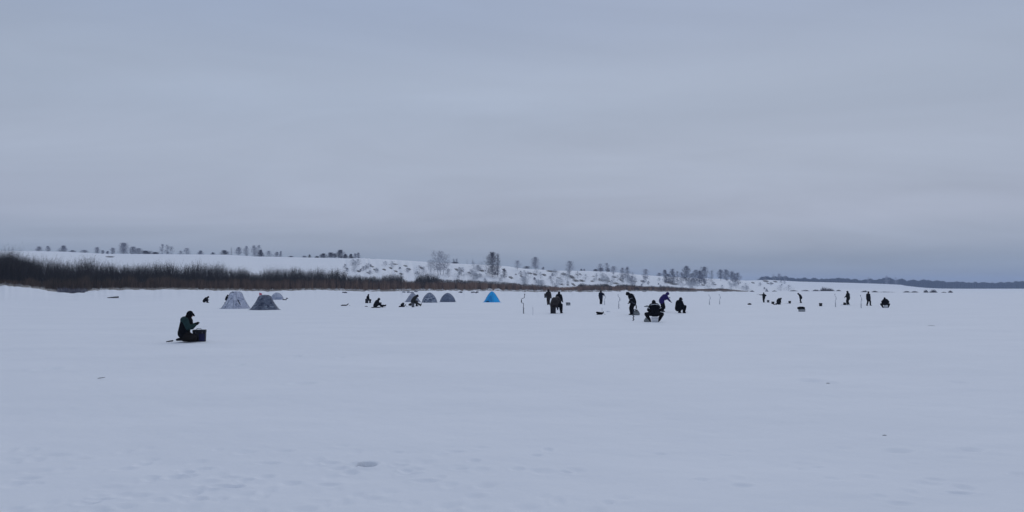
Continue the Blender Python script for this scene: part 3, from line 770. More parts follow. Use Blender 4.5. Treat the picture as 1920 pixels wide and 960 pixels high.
def tent(xl, xr, ybase, ytop, mat, label, kind, topw=.4, rz=.3, opening=None, matdoor=None, Y=None, n=6, extra=None):
    """pop-up ice tent: n panels between bowed poles"""
    xc = (xl + xr) / 2
    Y = hit(xc, ybase) if Y is None else Y
    root = thing('ice_tent', pos(xc, Y), label, 'tent', 'ice fishing tents', rz)
    W = (xr - xl) * Y / FH; H = (ybase - ytop) * Y / FH; R = W / 2 * (1.0 if n == 4 else 1.03)
    if kind == 'dome': prof = [(1, 0), (.965, .12), (.90, .28), (.80, .45), (.66, .62), (.48, .78), (.30, .90), (.14, .97), (.001, 1.0)]
    elif kind == 'peak': prof = [(1, 0), (.89, .13), (.74, .32), (.60, .50), (.45, .68), (.31, .82), (.20, .91), (.10, .97), (.001, 1.0)]
    else: prof = [(1, 0), (.885, .14), (.745, .32), (.615, .50), (.515, .68), (.45, .82), (.385, .91), (.23, .98), (.001, 1.0)]
    seg = n * 6; V = []; Fc = []
    def rad(th, t):
        a = (th % (2 * PI / n)) / (2 * PI / n) - .5           # -.5 .. .5 across one panel
        poly = math.cos(PI / n) / math.cos(a * 2 * PI / n)
        return poly * (1 + .02 * math.cos(a * 2 * PI) * (1 - t)) 
    off = PI / n
    for r, z in prof:
        for i in range(seg):
            th = i * 2 * PI / seg; V.append((R * r * rad(th, z) * math.cos(th + off), R * r * rad(th, z) * math.sin(th + off), H * z))
    for k in range(len(prof) - 1):
        for i in range(seg): j = (i + 1) % seg; Fc.append((k * seg + i, k * seg + j, (k + 1) * seg + j, (k + 1) * seg + i))
    new_mesh('shell', V, Fc, mat, root, False)
    for p in range(n):
        th = p * 2 * PI / n; k = MB()
        k.path([(R * 1.008 * r * math.cos(th + off), R * 1.008 * r * math.sin(th + off), H * z + .004) for r, z in prof[:-1]], .009, 5); k.build('pole', MAT['tent_seam'], root)
    # skirt lying on the snow
    V = []; Fc = []
    for s, z in ((1.0, .05), (1.05, .015), (1.12, .012 ), (1.12, -.02)):
        for i in range(seg):
            th = i * 2 * PI / seg; q = rad(th, 0) * (1 if s == 1 else 1 + .02 * math.sin(i * 1.7)); V.append((R * s * q * math.cos(th + off), R * s * q * math.sin(th + off), z))
    for k in range(3):
        for i in range(seg): j = (i + 1) % seg; Fc.append((k * seg + i, k * seg + j, (k + 1) * seg + j, (k + 1) * seg + i))
    new_mesh('skirt', V, Fc, mat, root, False)
    # arched door outlined by its zip on the panel that faces the camera
    face = -PI / 2 - rz
    pi_ = round((face - off - PI / n) / (2 * PI / n)); thc = pi_ * 2 * PI / n + PI / n + off
    def on(u, z, lift):
        rr = np.interp(z, [b for a, b in prof], [a for a, b in prof]); th = thc + u * (2 * PI / n)
        q = rad(th - off, z) * rr * R + lift
        return (q * math.cos(th), q * math.sin(th), H * z)
    arch = [(-.30, .03), (-.30, .25), (-.26, .42), (-.15, .55), (0, .60), (.15, .55), (.26, .42), (.30, .25), (.30, .03)]
    MB().path([on(u, z, .014) for u, z in arch], .010, 5).build('door_zip', MAT['tent_seam'], root)
    V = [on(u * .97, z * .98, .008) for u, z in arch] + [on(0, .25, .008)]
    new_mesh('door', V, [(i, i + 1, len(arch)) for i in range(len(arch) - 1)] + [(len(arch) - 1, 0, len(arch))], matdoor or mat, root)
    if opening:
        for pts in opening:                                   # black sheet laid on the uncut shell, painting the shade inside a gap
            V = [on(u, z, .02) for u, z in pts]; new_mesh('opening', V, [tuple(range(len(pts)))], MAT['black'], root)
    if extra: extra(root, R, H, on)
    return root

def tussock(x, y, hp, wp, mat, label, seed):
    Y = hit(x, y); q = pos(x, Y); h = hp * Y / FH; w = wp * Y / FH; rg = np.random.default_rng(seed); n = 150
    a = rg.uniform(0, 2 * PI, n); r = w * .35 * np.sqrt(rg.random(n)); t = rg.uniform(0, 1, n)
    B_ = np.stack([r * np.cos(a), r * np.sin(a), np.full(n, -.03)], -1)
    o_ = w * .28 * t * rg.uniform(.3, 1, n)
    T_ = B_ + np.stack([o_ * np.cos(a), o_ * np.sin(a), h * (1 - .55 * t) * rg.uniform(.5, 1, n)], -1)
    V, Fc, T = stems(B_, T_, np.full(n, .00035 * Y), rg.random(n), rg.uniform(0, PI, n))
    o = new_mesh('tussock', V, Fc, mat, tint=T); o.location = q
    return tag(o, label, 'tussock', label)
# ------------------------------------------------------------------ palette
MAT = {}
MAT['snow'] = mat_snow()
MAT['willow'] = mat_tint('willow_bark', (0.038, 0.036, 0.038), (0.095, 0.084, 0.078))
MAT['reed'] = mat_tint('reed_straw', (0.066, 0.055, 0.045), (0.37, 0.245, 0.180))
MAT['grass'] = mat_tint('frosted_grass', (0.22, 0.19, 0.16), (0.5, 0.46, 0.42))
MAT['frost_dark'] = mat_tint('scrub_bark', (0.06, 0.06, 0.07), (0.17, 0.17, 0.19))
MAT['forest'] = mat_tint('forest_boughs', (0.02, 0.025, 0.03), (0.05, 0.055, 0.06))
MAT['frost_pale'] = mat_tint('hoar_twigs', (0.32, 0.335, 0.38), (0.54, 0.56, 0.60))
MAT['frost_white'] = mat_tint('rime_twigs', (0.42, 0.44, 0.48), (0.74, 0.76, 0.79))
MAT['frost_mid'] = mat_tint('frosted_twigs', (0.23, 0.24, 0.29), (0.44, 0.45, 0.51))
MAT['frost_wood'] = mat_tint('dim_frosted_twigs', (0.13, 0.14, 0.19), (0.30, 0.31, 0.37))
MAT['twig_dark'] = mat_tint('bare_twigs', (0.075, 0.075, 0.10), (0.22, 0.22, 0.26))
MAT['needle'] = mat_tint('conifer_needles', (0.025, 0.032, 0.035), (0.075, 0.085, 0.085))
MAT['bark'] = mat_plain('bark', (0.13, 0.13, 0.14), .95, .4, 3)
MAT['bark_frost'] = mat_plain('frosted_bark', (0.21, 0.215, 0.24), .95, .3, 3)
MAT['bark_rime'] = mat_plain('rimed_bark', (0.48, 0.49, 0.52), .95, .25, 3)
MAT['birch'] = mat_plain('birch_bark', (0.42, 0.42, 0.44), .9, .45, 2)
MAT['skin'] = mat_plain('skin', (0.45, 0.28, 0.21), .6, .1)
MAT['black'] = mat_plain('black_cloth', (0.006, 0.007, 0.010), .9, .4, 14, .25, 22, .06)
MAT['navy'] = mat_plain('navy_cloth', (0.008, 0.011, 0.024), .8, .35, 12, .25, 22, spec=.08)
MAT['charcoal'] = mat_plain('charcoal_cloth', (0.011, 0.013, 0.017), .85, .35, 12, .25, 22, spec=.08)
MAT['olive'] = mat_plain('dark_olive_cloth', (0.011, 0.015, 0.016), .85, .35, 12, .25, 22, spec=.08)
MAT['green'] = mat_plain('green_cloth', (0.019, 0.043, 0.044), .8, .25, 10, .25, 20, spec=.08)
MAT['brown'] = mat_plain('brown_black_cloth', (0.016, 0.014, 0.014), .85, .35, 12, .25, 22, spec=.08)
MAT['camo'] = mat_camo('brown_camouflage', [(0.008, 0.008, 0.010), (0.030, 0.021, 0.021), (0.010, 0.009, 0.011), (0.07, 0.06, 0.058)], 6, (1, 1, 1))
MAT['camo_dark'] = mat_camo('dark_camouflage', [(0.010, 0.012, 0.012), (0.03, 0.034, 0.032), (0.015, 0.016, 0.016), (0.05, 0.052, 0.048)], 6, (1, 1, 1))
MAT['purple'] = mat_plain('violet_cloth', (0.026, 0.018, 0.11), .75, .3, 10, .2, 20, spec=.08)
MAT['jeans'] = mat_plain('dark_denim', (0.03, 0.042, 0.07), .9, .25, 12)
MAT['glove'] = mat_plain('glove_cloth', (0.012, 0.012, 0.014), .85, .3, 30, spec=.08)
MAT['boot'] = mat_plain('boot_rubber', (0.010, 0.011, 0.013), .6, .3, 20, spec=.08)
MAT['stripe'] = mat_plain('reflective_tape', (0.55, 0.57, 0.60), .4, .1)
MAT['stripe_dim'] = mat_plain('grey_piping', (0.20, 0.21, 0.23), .6, .1)
MAT['metal'] = mat_plain('steel', (0.30, 0.31, 0.33), .45, .15)
MAT['auger_dark'] = mat_plain('auger_paint', (0.035, 0.045, 0.07), .5, .3)
MAT['auger_pale'] = mat_plain('auger_grey_paint', (0.23, 0.26, 0.32), .5, .2)
MAT['bucket_black'] = mat_plain('black_plastic', (0.014, 0.015, 0.018), .5, .3)
MAT['bucket_grey'] = mat_plain('grey_plastic', (0.10, 0.105, 0.12), .55, .2)
MAT['bucket_white'] = mat_plain('white_plastic', (0.62, 0.63, 0.65), .55, .15)
MAT['box_dark'] = mat_plain('box_black_plastic', (0.012, 0.013, 0.020), .6, .3)
MAT['box_blue'] = mat_plain('box_blue_cloth', (0.010, 0.012, 0.055), .7, .3)
MAT['bag_grey'] = mat_plain('grey_canvas', (0.20, 0.215, 0.22), .9, .25, 9, .3, 14)
MAT['bag_pale'] = mat_plain('pale_canvas', (0.30, 0.315, 0.33), .9, .2, 9, .3, 14)
MAT['seam'] = MAT['tent_seam'] = mat_plain('tent_piping', (0.12, 0.135, 0.17), .8, .2)
MAT['tent_white'] = mat_camo('winter_camouflage', [(0.62, 0.64, 0.72), (0.42, 0.45, 0.55), (0.50, 0.52, 0.62), (0.24, 0.27, 0.36)], 3.2, (1, 1, .8))
MAT['tent_dark'] = mat_camo('dark_winter_camouflage', [(0.035, 0.042, 0.075), (0.14, 0.16, 0.21), (0.085, 0.10, 0.145), (0.23, 0.26, 0.31)], 3.4, (.6, .6, 1.5))
MAT['tent_pale'] = mat_camo('pale_tent_cloth', [(0.40, 0.44, 0.53), (0.46, 0.49, 0.58), (0.30, 0.34, 0.45)], .9, (1, 1, .6))
MAT['tent_lilac'] = mat_camo('pale_grey_tent_cloth', [(0.36, 0.38, 0.46), (0.33, 0.35, 0.42), (0.24, 0.26, 0.33)], .9, (1, 1, .6))
MAT['tent_grey'] = mat_camo('grey_winter_camouflage', [(0.05, 0.07, 0.12), (0.20, 0.24, 0.32), (0.14, 0.17, 0.24), (0.52, 0.56, 0.62)], 4.4, (.7, .7, 1.5))
MAT['tent_slate'] = mat_camo('slate_camouflage', [(0.07, 0.09, 0.15), (0.16, 0.195, 0.27), (0.12, 0.15, 0.22), (0.30, 0.34, 0.42)], 4.8, (.8, .8, 1.4))
MAT['tent_blue'] = mat_plain('blue_tent_cloth', (0.012, 0.40, 0.84), .6, .10, 1.5, .2, 3)
MAT['tent_blue_dark'] = mat_plain('blue_door_cloth', (0.012, 0.27, 0.66), .6, .10, 1.5)
MAT['red'] = mat_plain('red_cloth', (0.55, 0.045, 0.11), .8, .15)
MAT['wood'] = mat_plain('weathered_wood', (0.06, 0.058, 0.06), .95, .4, 6)
MAT['snowlump'] = mat_plain('loose_snow', (0.80, 0.82, 0.85), .8, .06, 4, .5, 9)

# ------------------------------------------------------------------ people
K = MAT
SIT = lambda pz=.48, lean=14, hump=14, head=12, fy=.42, spread=.16, **k: dict(dict(pz=pz, lean=lean, hump=hump, head=head, fl=(-spread, fy, .09), fr=(spread, fy, .09), hl=(-.16, .38, pz + .12), hr=(.16, .38, pz + .12), kpole=(.35, .6, 1)), **k)
person(346.5, 582, 641.3, 82, dict(pz=.31, lean=7, hump=8, head=8, hl=(-.10, .40, .66), hr=(.08, .42, .62), fl=(-.13, -.06, .09), fr=(.13, -.02, .09), kpole=(.12, 1, 0), epole=(.35, -.35, -1)),
       'person in green jacket and dark peaked hood kneeling beside a blue box', K['black'], K['brown'], K['black'], 'cap', yoke=K['green'], bulk=1.3)
person(383.5, 555, 567.6, 78, SIT(.27, 24, 22, 2, .40, hl=(-.1, .5, .42), hr=(.1, .5, .38)), 'small dark person sitting hunched over a rod beyond the white camouflage tent', K['black'], K['black'], K['black'], bulk=1.4)
person(424.3, 552, 568, 60, dict(pz=.60, lean=8, hump=10, fl=(-.13, -.05, .09), fr=(.13, .22, .09), hl=(-.18, .25, .72), hr=(.2, .25, .75)), 'dark person half hidden behind the slope of the white camouflage tent', K['black'], K['black'], K['black'])
person(689.5, 551, 568, 70, SIT(.52, 2, 6, 6, .34, hr=(.22, .36, .28), hl=(-.2, .34, .35)), 'dark person sitting upright with one arm lowered, behind the person on the dark sled', K['black'], K['charcoal'], K['navy'], bulk=1.35)
person(704, 558, 576.6, 82, dict(pz=.24, lean=16, hump=16, head=-4, hl=(-.14, .50, .52), hr=(.14, .52, .46), fl=(-.12, .74, .16), fr=(.14, .70, .16), kpole=(.3, .2, 1)), 'person in dark winter clothes sitting low on a sled with legs stretched out', K['charcoal'], K['black'], K['black'], bulk=1.42)
person(774, 552, 574.2, 82, SIT(.50, 18, 20, 14, .45, hl=(-.05, .34, .52), hr=(.1, .36, .50), fr=(.13, .80, .14), fl=(-.12, .38, .09)), 'person in dark camouflage sitting on a grey bucket before a pale tent', K['camo_dark'], K['camo_dark'], K['navy'], bulk=1.3)
person(1028.5, 541.8, 571.6, -12, dict(lean=2, hl=(-.34, -.05, 1.02), hr=(.34, .02, .80), fl=(-.10, -.05, .09), fr=(.10, .05, .09)), 'brown camouflage clad person standing with a grey box slung at one hip', K['camo'], K['camo'], K['brown'])
person(1047.8, 546, 581, 8, dict(lean=9, hump=10, head=14, hl=(-.25, .3, .95), hr=(.36, .05, .80), fl=(-.12, 0, .09), fr=(.12, 0, .09)), 'person in black jacket and dark jeans standing behind a crouching camouflaged person', K['black'], K['jeans'], K['brown'], bulk=1.17, Y=66.5)
person(1039, 555, 587.6, 22, SIT(.52, 34, 22, 22, .34, spread=.24, hl=(-.12, .55, .45), hr=(.15, .55, .42), fr=(.30, .40, .09)), 'person in brown camouflage coat crouching on a black box, seen from behind', K['camo'], K['black'], K['camo'], bulk=1.12)
person(1126.5, 543.8, 570.3, 24, dict(lean=3, head=4, hl=(-.25, .15, .9), hr=(.34, .26, 1.10), fl=(-.07, -.03, .09), fr=(.07, .05, .09), epole=(.9, -.3, -.3)), 'person in long navy jacket standing with one elbow out beside a thin auger', K['navy'], K['black'], K['brown'], bulk=1.22)
person(1187, 547, 590.3, -82, dict(lean=10, hump=16, head=34, hl=(-.08, .24, .95), hr=(.12, .26, .92), fl=(-.10, .12, .09), fr=(.10, -.06, .09)), 'person in black jacket standing with bowed head beside a grey bag and an auger', K['black'], K['black'], K['black'], stripe=K['stripe_dim'], bulk=1.45)
person(1240.5, 547, 584.5, 78, dict(lean=24, hump=26, head=-8, hl=(-.2, .66, 1.12), hr=(.2, .66, .84), fl=(-.12, -.08, .09), fr=(.12, .02, .09), epole=(.3, -.2, -1)), 'person in violet hooded jacket bending forward with both arms reaching over a black bucket', K['purple'], K['black'], K['purple'], bulk=1.25)
person(1227.5, 562, 603.6, 2, SIT(.50, 14, 14, 22, .30, spread=.20, hl=(-.22, .36, .58), hr=(.22, .36, .58), kpole=(1.2, .6, .6), epole=(.75, -.3, -.9), fl=(-.24, .26, .09), fr=(.24, .26, .09)), 'person in black suit with white reflective stripe sitting on a white bucket, back turned', K['black'], K['black'], K['black'], stripe=K['stripe'], bulk=1.2)
person(1272, 557, 587, 62, SIT(.36, 6, 10, 8, .30, spread=.24, hl=(-.1, .45, .34), hr=(.16, .50, .30), fl=(-.18, .22, .09), fr=(.22, .30, .09)), 'person in black hood and coat crouching alone over a short rod', K['black'], K['black'], K['black'], 'cap', bulk=1.4)
person(1432, 548, 567, -6, dict(lean=1, hl=(-.72, .10, 1.40), hr=(.36, .2, 1.12), fl=(-.06, 0, .09), fr=(.06, 0, .09), epole=(1, -.1, -.6)), 'small dark green clad person standing with an arm held straight out', K['olive'], K['charcoal'], K['olive'])
person(1458.5, 558, 571, 80, dict(pz=.40, lean=16, hump=32, head=18, hl=(-.12, .40, .30), hr=(.12, .42, .26), fl=(-.14, -.22, .1), fr=(.14, -.2, .1), kpole=(.2, 1, -.2)), 'dark green clad person kneeling bent forward beside a black bucket', K['olive'], K['olive'], K['olive'], bulk=1.5)
person(1501.8, 549, 568.2, -75, dict(lean=16, hump=20, head=10, hl=(-.1, .2, .85), hr=(.1, .2, .82), fl=(-.08, .06, .09), fr=(.08, -.04, .09)), 'slim black clad person standing bent forward behind a black bag on a pale box', K['black'], K['black'], K['black'])
person(1590, 545, 571.8, -40, dict(lean=3, head=8, hl=(-.22, .32, 1.02), hr=(.28, .14, .92), fl=(-.08, .04, .09), fr=(.09, -.04, .09)), 'person in dark olive suit standing beside a tilted black bucket', K['olive'], K['olive'], K['olive'], bulk=1.25)
person(1627.5, 546, 573, 160, dict(lean=2, head=2, hl=(-.34, .02, .86), hr=(.30, .08, .84), fl=(-.10, .22, .11), fr=(.07, -.16, .09)), 'person in charcoal clothes and cap walking between two pale augers and a seated person', K['charcoal'], K['charcoal'], K['black'], 'hat')
person(1660.5, 557, 577, 4, SIT(.50, 12, 14, 16, .20, spread=.26, hl=(-.30, .24, .52), hr=(.30, .24, .52), kpole=(1, .6, .7), epole=(1, -.2, -.2), fl=(-.28, .12, .09), fr=(.28, .12, .09)), 'black clad person squatting with knees wide apart at the end of the line of people', K['black'], K['black'], K['black'], bulk=1.32)

# ------------------------------------------------------------------ tents
def top_flag(root, R, H, on):
    a = on(-.55, .93, .02); b = (a[0] - .02, a[1], a[2] + .26)
    k = MB(); k.path([a, b], .012, 6); f = k.build('flag_pole', K['red'], root)
    V = []; Fc = []
    for i in range(5):
        u = i / 4; V += [(b[0] + u * .24, b[1] + .02 * math.sin(u * 5), b[2] + .02 - .10 * u), (b[0] + u * .24, b[1] + .02 * math.sin(u * 5), b[2] - .17 + .02 * u - .05 * (1 - u))]
    for i in range(4): Fc.append((2 * i, 2 * i + 1, 2 * i + 3, 2 * i + 2))
    o = new_mesh('flag', V, Fc, K['red'], root); s = o.modifiers.new('t', 'SOLIDIFY'); s.thickness = .02
tent(414, 471, 578.3, 546, K['tent_white'], 'tall white and grey camouflage tent with a dark gap in its side', 'flat', rz=.38, opening=[[(.60, .52), (.70, .52), (.86, .22), (.80, .22)], [(-.3, .955), (.1, .955), (.1, .925), (-.3, .925)]])
tent(469, 524.5, 580.6, 552.6, K['tent_dark'], 'dark blue grey camouflage tent carrying a small red flag', 'flat', rz=.15, extra=top_flag)
tent(506, 533, 560.2, 546.8, K['tent_pale'], 'plain pale dome tent partly hidden behind the dark tent', 'dome', rz=.2, Y=122)
tent(758, 790, 566.2, 548.8, K['tent_lilac'], 'plain pale grey peaked tent behind the person on a grey bucket', 'peak', rz=.1)
tent(791, 820, 567.3, 548.4, K['tent_grey'], 'mottled white and grey dome tent between the pale peaked tent and a slate tent', 'dome', rz=.4)
tent(824, 855, 566.2, 549, K['tent_slate'], 'slate grey camouflage dome tent, the last of three in a row', 'dome', rz=.25)
tent(906, 939, 566.6, 546, K['tent_blue'], 'bright blue peaked tent standing alone', 'peak', rz=.22, matdoor=K['tent_blue_dark'], opening=[[(-.42, .002), (-.42, .11), (-.05, .10), (.04, .002)]])

# ------------------------------------------------------------------ gear
fishing_box(375.5, 640, 22.5, 22, K['box_dark'], K['box_dark'], 'black fishing box with blue side panel beside the kneeling person in green', rz=.25, depth=.7)
def _blue_side():
    o = [c for c in bpy.data.objects if c.name.startswith('fishing_box')][0]
    Y = hit(375.5, 640); W = 22.5 * Y / FH; H = 22 * Y / FH
    V, Fc = rbox(W * .42, .03, H * .62, c=(W * .24, -W * .7 * .97 / 2 - .016, H * .06), r=.014); new_mesh('side_pocket', V, Fc, K['box_blue'], o)
    k = MB(); k.path([(-W * .25, 0, H), (-W * .2, 0, H * 1.10), (W * .1, 0, H * 1.10), (W * .15, 0, H)], .012, 6); k.build('carry_handle', K['bag_pale'], o)
_blue_side()
fishing_box(688, 568.4, 6, 8, K['box_dark'], K['box_dark'], 'dark box under the upright sitting person with one arm lowered', rz=.2, strap=False)
bucket(1660.5, 577, 7.5, 8.5, K['bucket_white'], 'whitish bucket under the black clad person at the end of the line', Y=hit(1660.5, 577) + .05, lid=True)
rt, Yb = place('bottle', 362.5, 637.5, 'small whitish bottle standing between the kneeling person and the black box', 'bottle', Y=hit(362.5, 637.5) + .25)
V, Fc = lathe([(.035, 0), (.04, .02), (.04, .09), (.016, .12), (.016, .125)], 14); new_mesh('flask', V, Fc, K['bucket_white'], rt, True)
V, Fc = lathe([(.019, .122), (.019, .145), (.001, .146)], 12); new_mesh('lid', V, Fc, K['bucket_grey'], rt, True)
lump('bag', 319.5, 641, [((-.10, 0, .02), (.10, .02, .05), .022, .03), ((-.02, .04, .03), (.10, .05, .05), .02, .025)], K['charcoal'], 'flat dark bag lying behind the boots of the kneeling person', 'bag', Y=hit(319.5, 641) - .1)
rod(389, 565.5, [(-.35, 0, .38), (.05, 0, .36), (.30, 0, .33)], 'short rod held by the hunched person beyond the white tent')
sled(646.5, 573.5, 13.5, K['black'], 'empty dark sled lying alone on the snow', rz=.1, h=.13)
lump('glove_bag', 687, 575, [((-.14, 0, .03), (.14, 0, .03), .035, .03), ((-.05, .03, .05), (.07, .0, .05), .03, .03)], K['black'], 'small flat dark pouch on snow below the upright sitting person', 'pouch')
sled(707, 577.2, 20, K['black'], 'dark sled under the person with legs stretched out', rz=.05, h=.10)
lump('bag', 719, 575.5, [((-.18, 0, .10), (.20, 0, .14), .09, .08), ((.1, .05, .12), (.26, 0, .2), .07, .05)], K['black'], 'black bag at the feet of the person on the dark sled', 'bag')
sled(754.5, 576, 13, K['black'], 'dark sled loaded with a black backpack', rz=.08, h=.15)
lump('backpack', 755.3, 575.2, [((-.10, 0, .20), (.04, 0, .34), .13, .10), ((.02, .05, .18), (.10, .0, .30), .10, .08), ((-.1, -.12, .15), (.0, -.14, .28), .05, .05)], K['black'], 'black backpack heaped on the dark sled near the pale tent', 'backpack')
bucket(774.5, 576, 6.2, 7.5, K['bucket_grey'], 'grey bucket used as a seat by the person in dark camouflage', Y=hit(774.5, 575.9))
lump('bag', 769.5, 573.3, [((-.10, 0, .12), (.06, 0, .18), .11, .13), ((.0, .05, .08), (.10, 0, .10), .09, .08)], K['camo_dark'], 'dark green bag behind the person on the grey bucket', 'bag')
lump('bag', 534, 560, [((-.25, 0, .05), (.25, 0, .06), .07, .08)], K['black'], 'long low dark bag at the edge of the plain pale dome tent', 'bag', Y=119)
lump('bag', 538.5, 556.5, [((-.10, 0, .10), (.10, 0, .10), .09, .07)], K['black'], 'tiny dark bag on the snow just beyond the plain pale dome tent', 'bag', Y=126)
fishing_box(1023, 560, 5.2, 8, K['bucket_grey'], K['bucket_grey'], 'grey box slung at the hip of the camouflaged standing person', name='shoulder_box', Y=hit(1028.5, 571.6) - .05, depth=.55).location.z += .80
fishing_box(1037, 587.8, 10, 11, K['box_dark'], K['box_dark'], 'black box used as a seat by the crouching camouflaged person', Y=hit(1037, 587.8) - .08, depth=.75, strap=False)
rt, Yb = place('tray_bucket', 1065, 572.6, 'pale square tub with a dark rim standing alone', 'tub', 'buckets standing on the ice', .3); W = 7 * Yb / FH
V, Fc = rbox(W * .86, W * .7, W * .62, r=.03, taper=1.08); new_mesh('tub', V, Fc, K['bag_pale'], rt)
V, Fc = rbox(W * 1.02, W * .84, W * .2, c=(0, 0, W * .58), r=.03); new_mesh('rim', V, Fc, K['charcoal'], rt)
for sx in (-1, 1): MB().tube((sx * W * .45, -W * .36, 0), (sx * W * .47, -W * .4, W * .6), .018, .018, 6).build('leg', K['charcoal'], rt)
sled(1125, 590.3, 13, K['black'], 'dark sled trailing a cord beside the snow pile', rz=-.04, h=.12)
lump('bag', 1124.5, 589.8, [((-.22, 0, .17), (.22, 0, .13), .06, .05)], K['black'], 'long black bag lying on the sled with the trailing cord', 'bag', Y=hit(1125, 590.2))
lump('bag', 1193, 590.8, [((-.10, 0, .10), (.13, 0, .10), .12, .12), ((-.07, 0, .22), (.09, 0, .22), .10, .10), ((-.06, 0, .3), (.04, 0, .3), .07, .07)], K['bag_grey'], 'grey canvas bag with dark opening behind the person with bowed head', 'bag', extra=[('handle', K['black'], [(-.08, -.13, .30), (-.02, -.15, .36), (.05, -.13, .30)], .025), ('carry_strap', K['bag_pale'], [(-.12, -.1, .26), (-.06, -.12, .40), (.04, -.12, .40), (.10, -.1, .28)], .012)])
bucket(1227.5, 604, 14, 9, K['bucket_white'], 'large whitish bucket serving as seat under the person with reflective stripe', Y=hit(1227.5, 603.8) , lid=True)
lump('bag', 1212, 603.6, [((-.11, 0, .05), (.11, 0, .05), .05, .05), ((-.10, 0, .08), (.08, 0, .08), .06, .05), ((-.05, 0, .20), (-.06, 0, .24), .05, .02), ((-.08, 0, .12), (.03, 0, .14), .06, .05)], K['bag_grey'], 'small grey pointed bag beside the whitish seat bucket', 'bag', vox=.015)
lump('bag', 1211.5, 575.6, [((-.18, 0, .05), (.20, 0, .06), .05, .05), ((.0, 0, .1), (.16, 0, .12), .06, .05)], K['bag_grey'], 'flat grey bag lying beyond the person with the reflective stripe', 'bag')
bucket(1244.4, 578.8, 6.6, 4.6, K['bucket_black'], 'black bucket below the reaching hands of the person in violet', Y=hit(1242.8, 579))
rod(1280, 585.6, [(0, 0, .16), (.25, -.05, .06), (.42, -.08, .04)], 'short rod held low by the crouching person in black coat')
rod(1428, 567, [(-.50, -.08, 1.10), (-.62, -.08, 1.10), (-.80, -.08, 1.09)], 'thin rod held out by the dark green clad standing person')
lump('bag', 1405, 571.4, [((-.17, 0, .07), (.17, 0, .07), .07, .07), ((-.05, 0, .12), (.07, 0, .12), .07, .07)], K['black'], 'low black bag lying alone on empty snow', 'bag')
bucket(1440, 567, 5, 4.4, K['bucket_grey'], 'small grey bucket beside the person with outstretched arm')
bucket(1448.8, 570, 6, 4.6, K['bucket_black'], 'black bucket beside the kneeling dark green person')
lump('bag', 1453, 571.6, [((-.16, 0, .04), (.0, 0, .03), .05, .05), ((.0, 0, .03), (.16, 0, .06), .045, .05)], K['black'], 'dark low bag between a black bucket and the kneeling person', 'bag')
bucket(1480.3, 569, 5.2, 4.8, K['bucket_black'], 'black bucket standing between the kneeling person and the slim bent person')
rod(1475, 569, [(.15, 0, .02), (-.05, 0, .03), (-.35, 0, .02)], 'thin rod lying on snow beside a black bucket')
fishing_box(1502.8, 584.2, 10.6, 4.8, K['bag_pale'], K['bag_grey'], 'pale box carrying a large black bag', rz=.1, depth=.7, strap=False)
lump('bag', 1501.5, 579.8, [((-.22, 0, .08), (.22, 0, .08), .10, .10), ((-.12, 0, .02), (.12, 0, .02), .08, .08), ((-.1, 0, .12), (.14, 0, .11), .09, .09)], K['black'], 'large black bag resting on top of a pale box', 'bag', Y=hit(1502.8, 584.2)).location.z += 4.8 * hit(1502.8, 584.2) / FH
bucket(1538.2, 574, 6.4, 5.8, K['bucket_black'], 'black bucket standing alone between the black bag and an auger')
bucket(1582.8, 572, 6, 4.6, K['bucket_black'], 'black bucket tipped over beside the person in dark olive', tilt=(0, 14), Y=hit(1583, 572))
for sx, sy, w, lb in ((1140, 585, 8, 'low pile of drilled snow beyond the dark sled with a cord'), (1578, 572.5, 6, 'loose snow heap beside the tipped black bucket'), (1590.5, 573, 7, 'snow heap at the feet of the person in dark olive')):
    rt, Yb = place('snow_pile', sx, sy, lb, 'snow pile'); W = w * Yb / FH; k = MB()
    rg = np.random.default_rng(int(sx))
    for i in range(9): a = rg.uniform(0, 6.28); q = rg.uniform(0, .8) * W * .5; k.add(*ellipsoid((math.cos(a) * q, math.sin(a) * q, 0), (W * .22, W * .22, .04 + .11 * (1 - q / (W * .5)) * rg.uniform(.6, 1))))
    skin('heap', k, .025, K['snowlump'], rt, 2)
auger(981.5, 551, 588, 'dark ice auger with a clearly cranked handle standing alone near the reeds', rz=2.6, thick=1.25)
auger(1133.5, 549, 571.5, 'thin pale ice auger beside the person in navy jacket', pale=True, rz=0.8, thick=.8)
auger(1160, 552, 578.5, 'pale ice auger standing between the navy jacket and the bowed black jacket', pale=True, rz=0.8, thick=1.25)
auger(1187.3, 562, 601.5, 'dark ice auger standing before the legs of the person with bowed head', rz=.2, thick=1.2)
auger(1330, 552.5, 571.5, 'pale ice auger on empty snow, beside its twin and closer to the crouching person', pale=True, rz=0.8, thick=1.1)
auger(1349, 551.5, 570.5, 'pale ice auger on empty snow, the twin closer to the low black bag', pale=True, rz=0.8, thick=1.1)
auger(1566, 551, 575.5, 'pale ice auger between a black bucket and the person in dark olive', pale=True, rz=0.8, thick=1.1)
auger(1614, 553, 577.5, 'pale ice auger between the person in dark olive and the walking person', pale=True, rz=0.8, thick=1.1)
stake(999, 577, 590.5, 'thin grey stake planted near the dark cranked auger')
stake(1128.5, 578, 586, 'short thin stake planted beyond the sled with a cord')
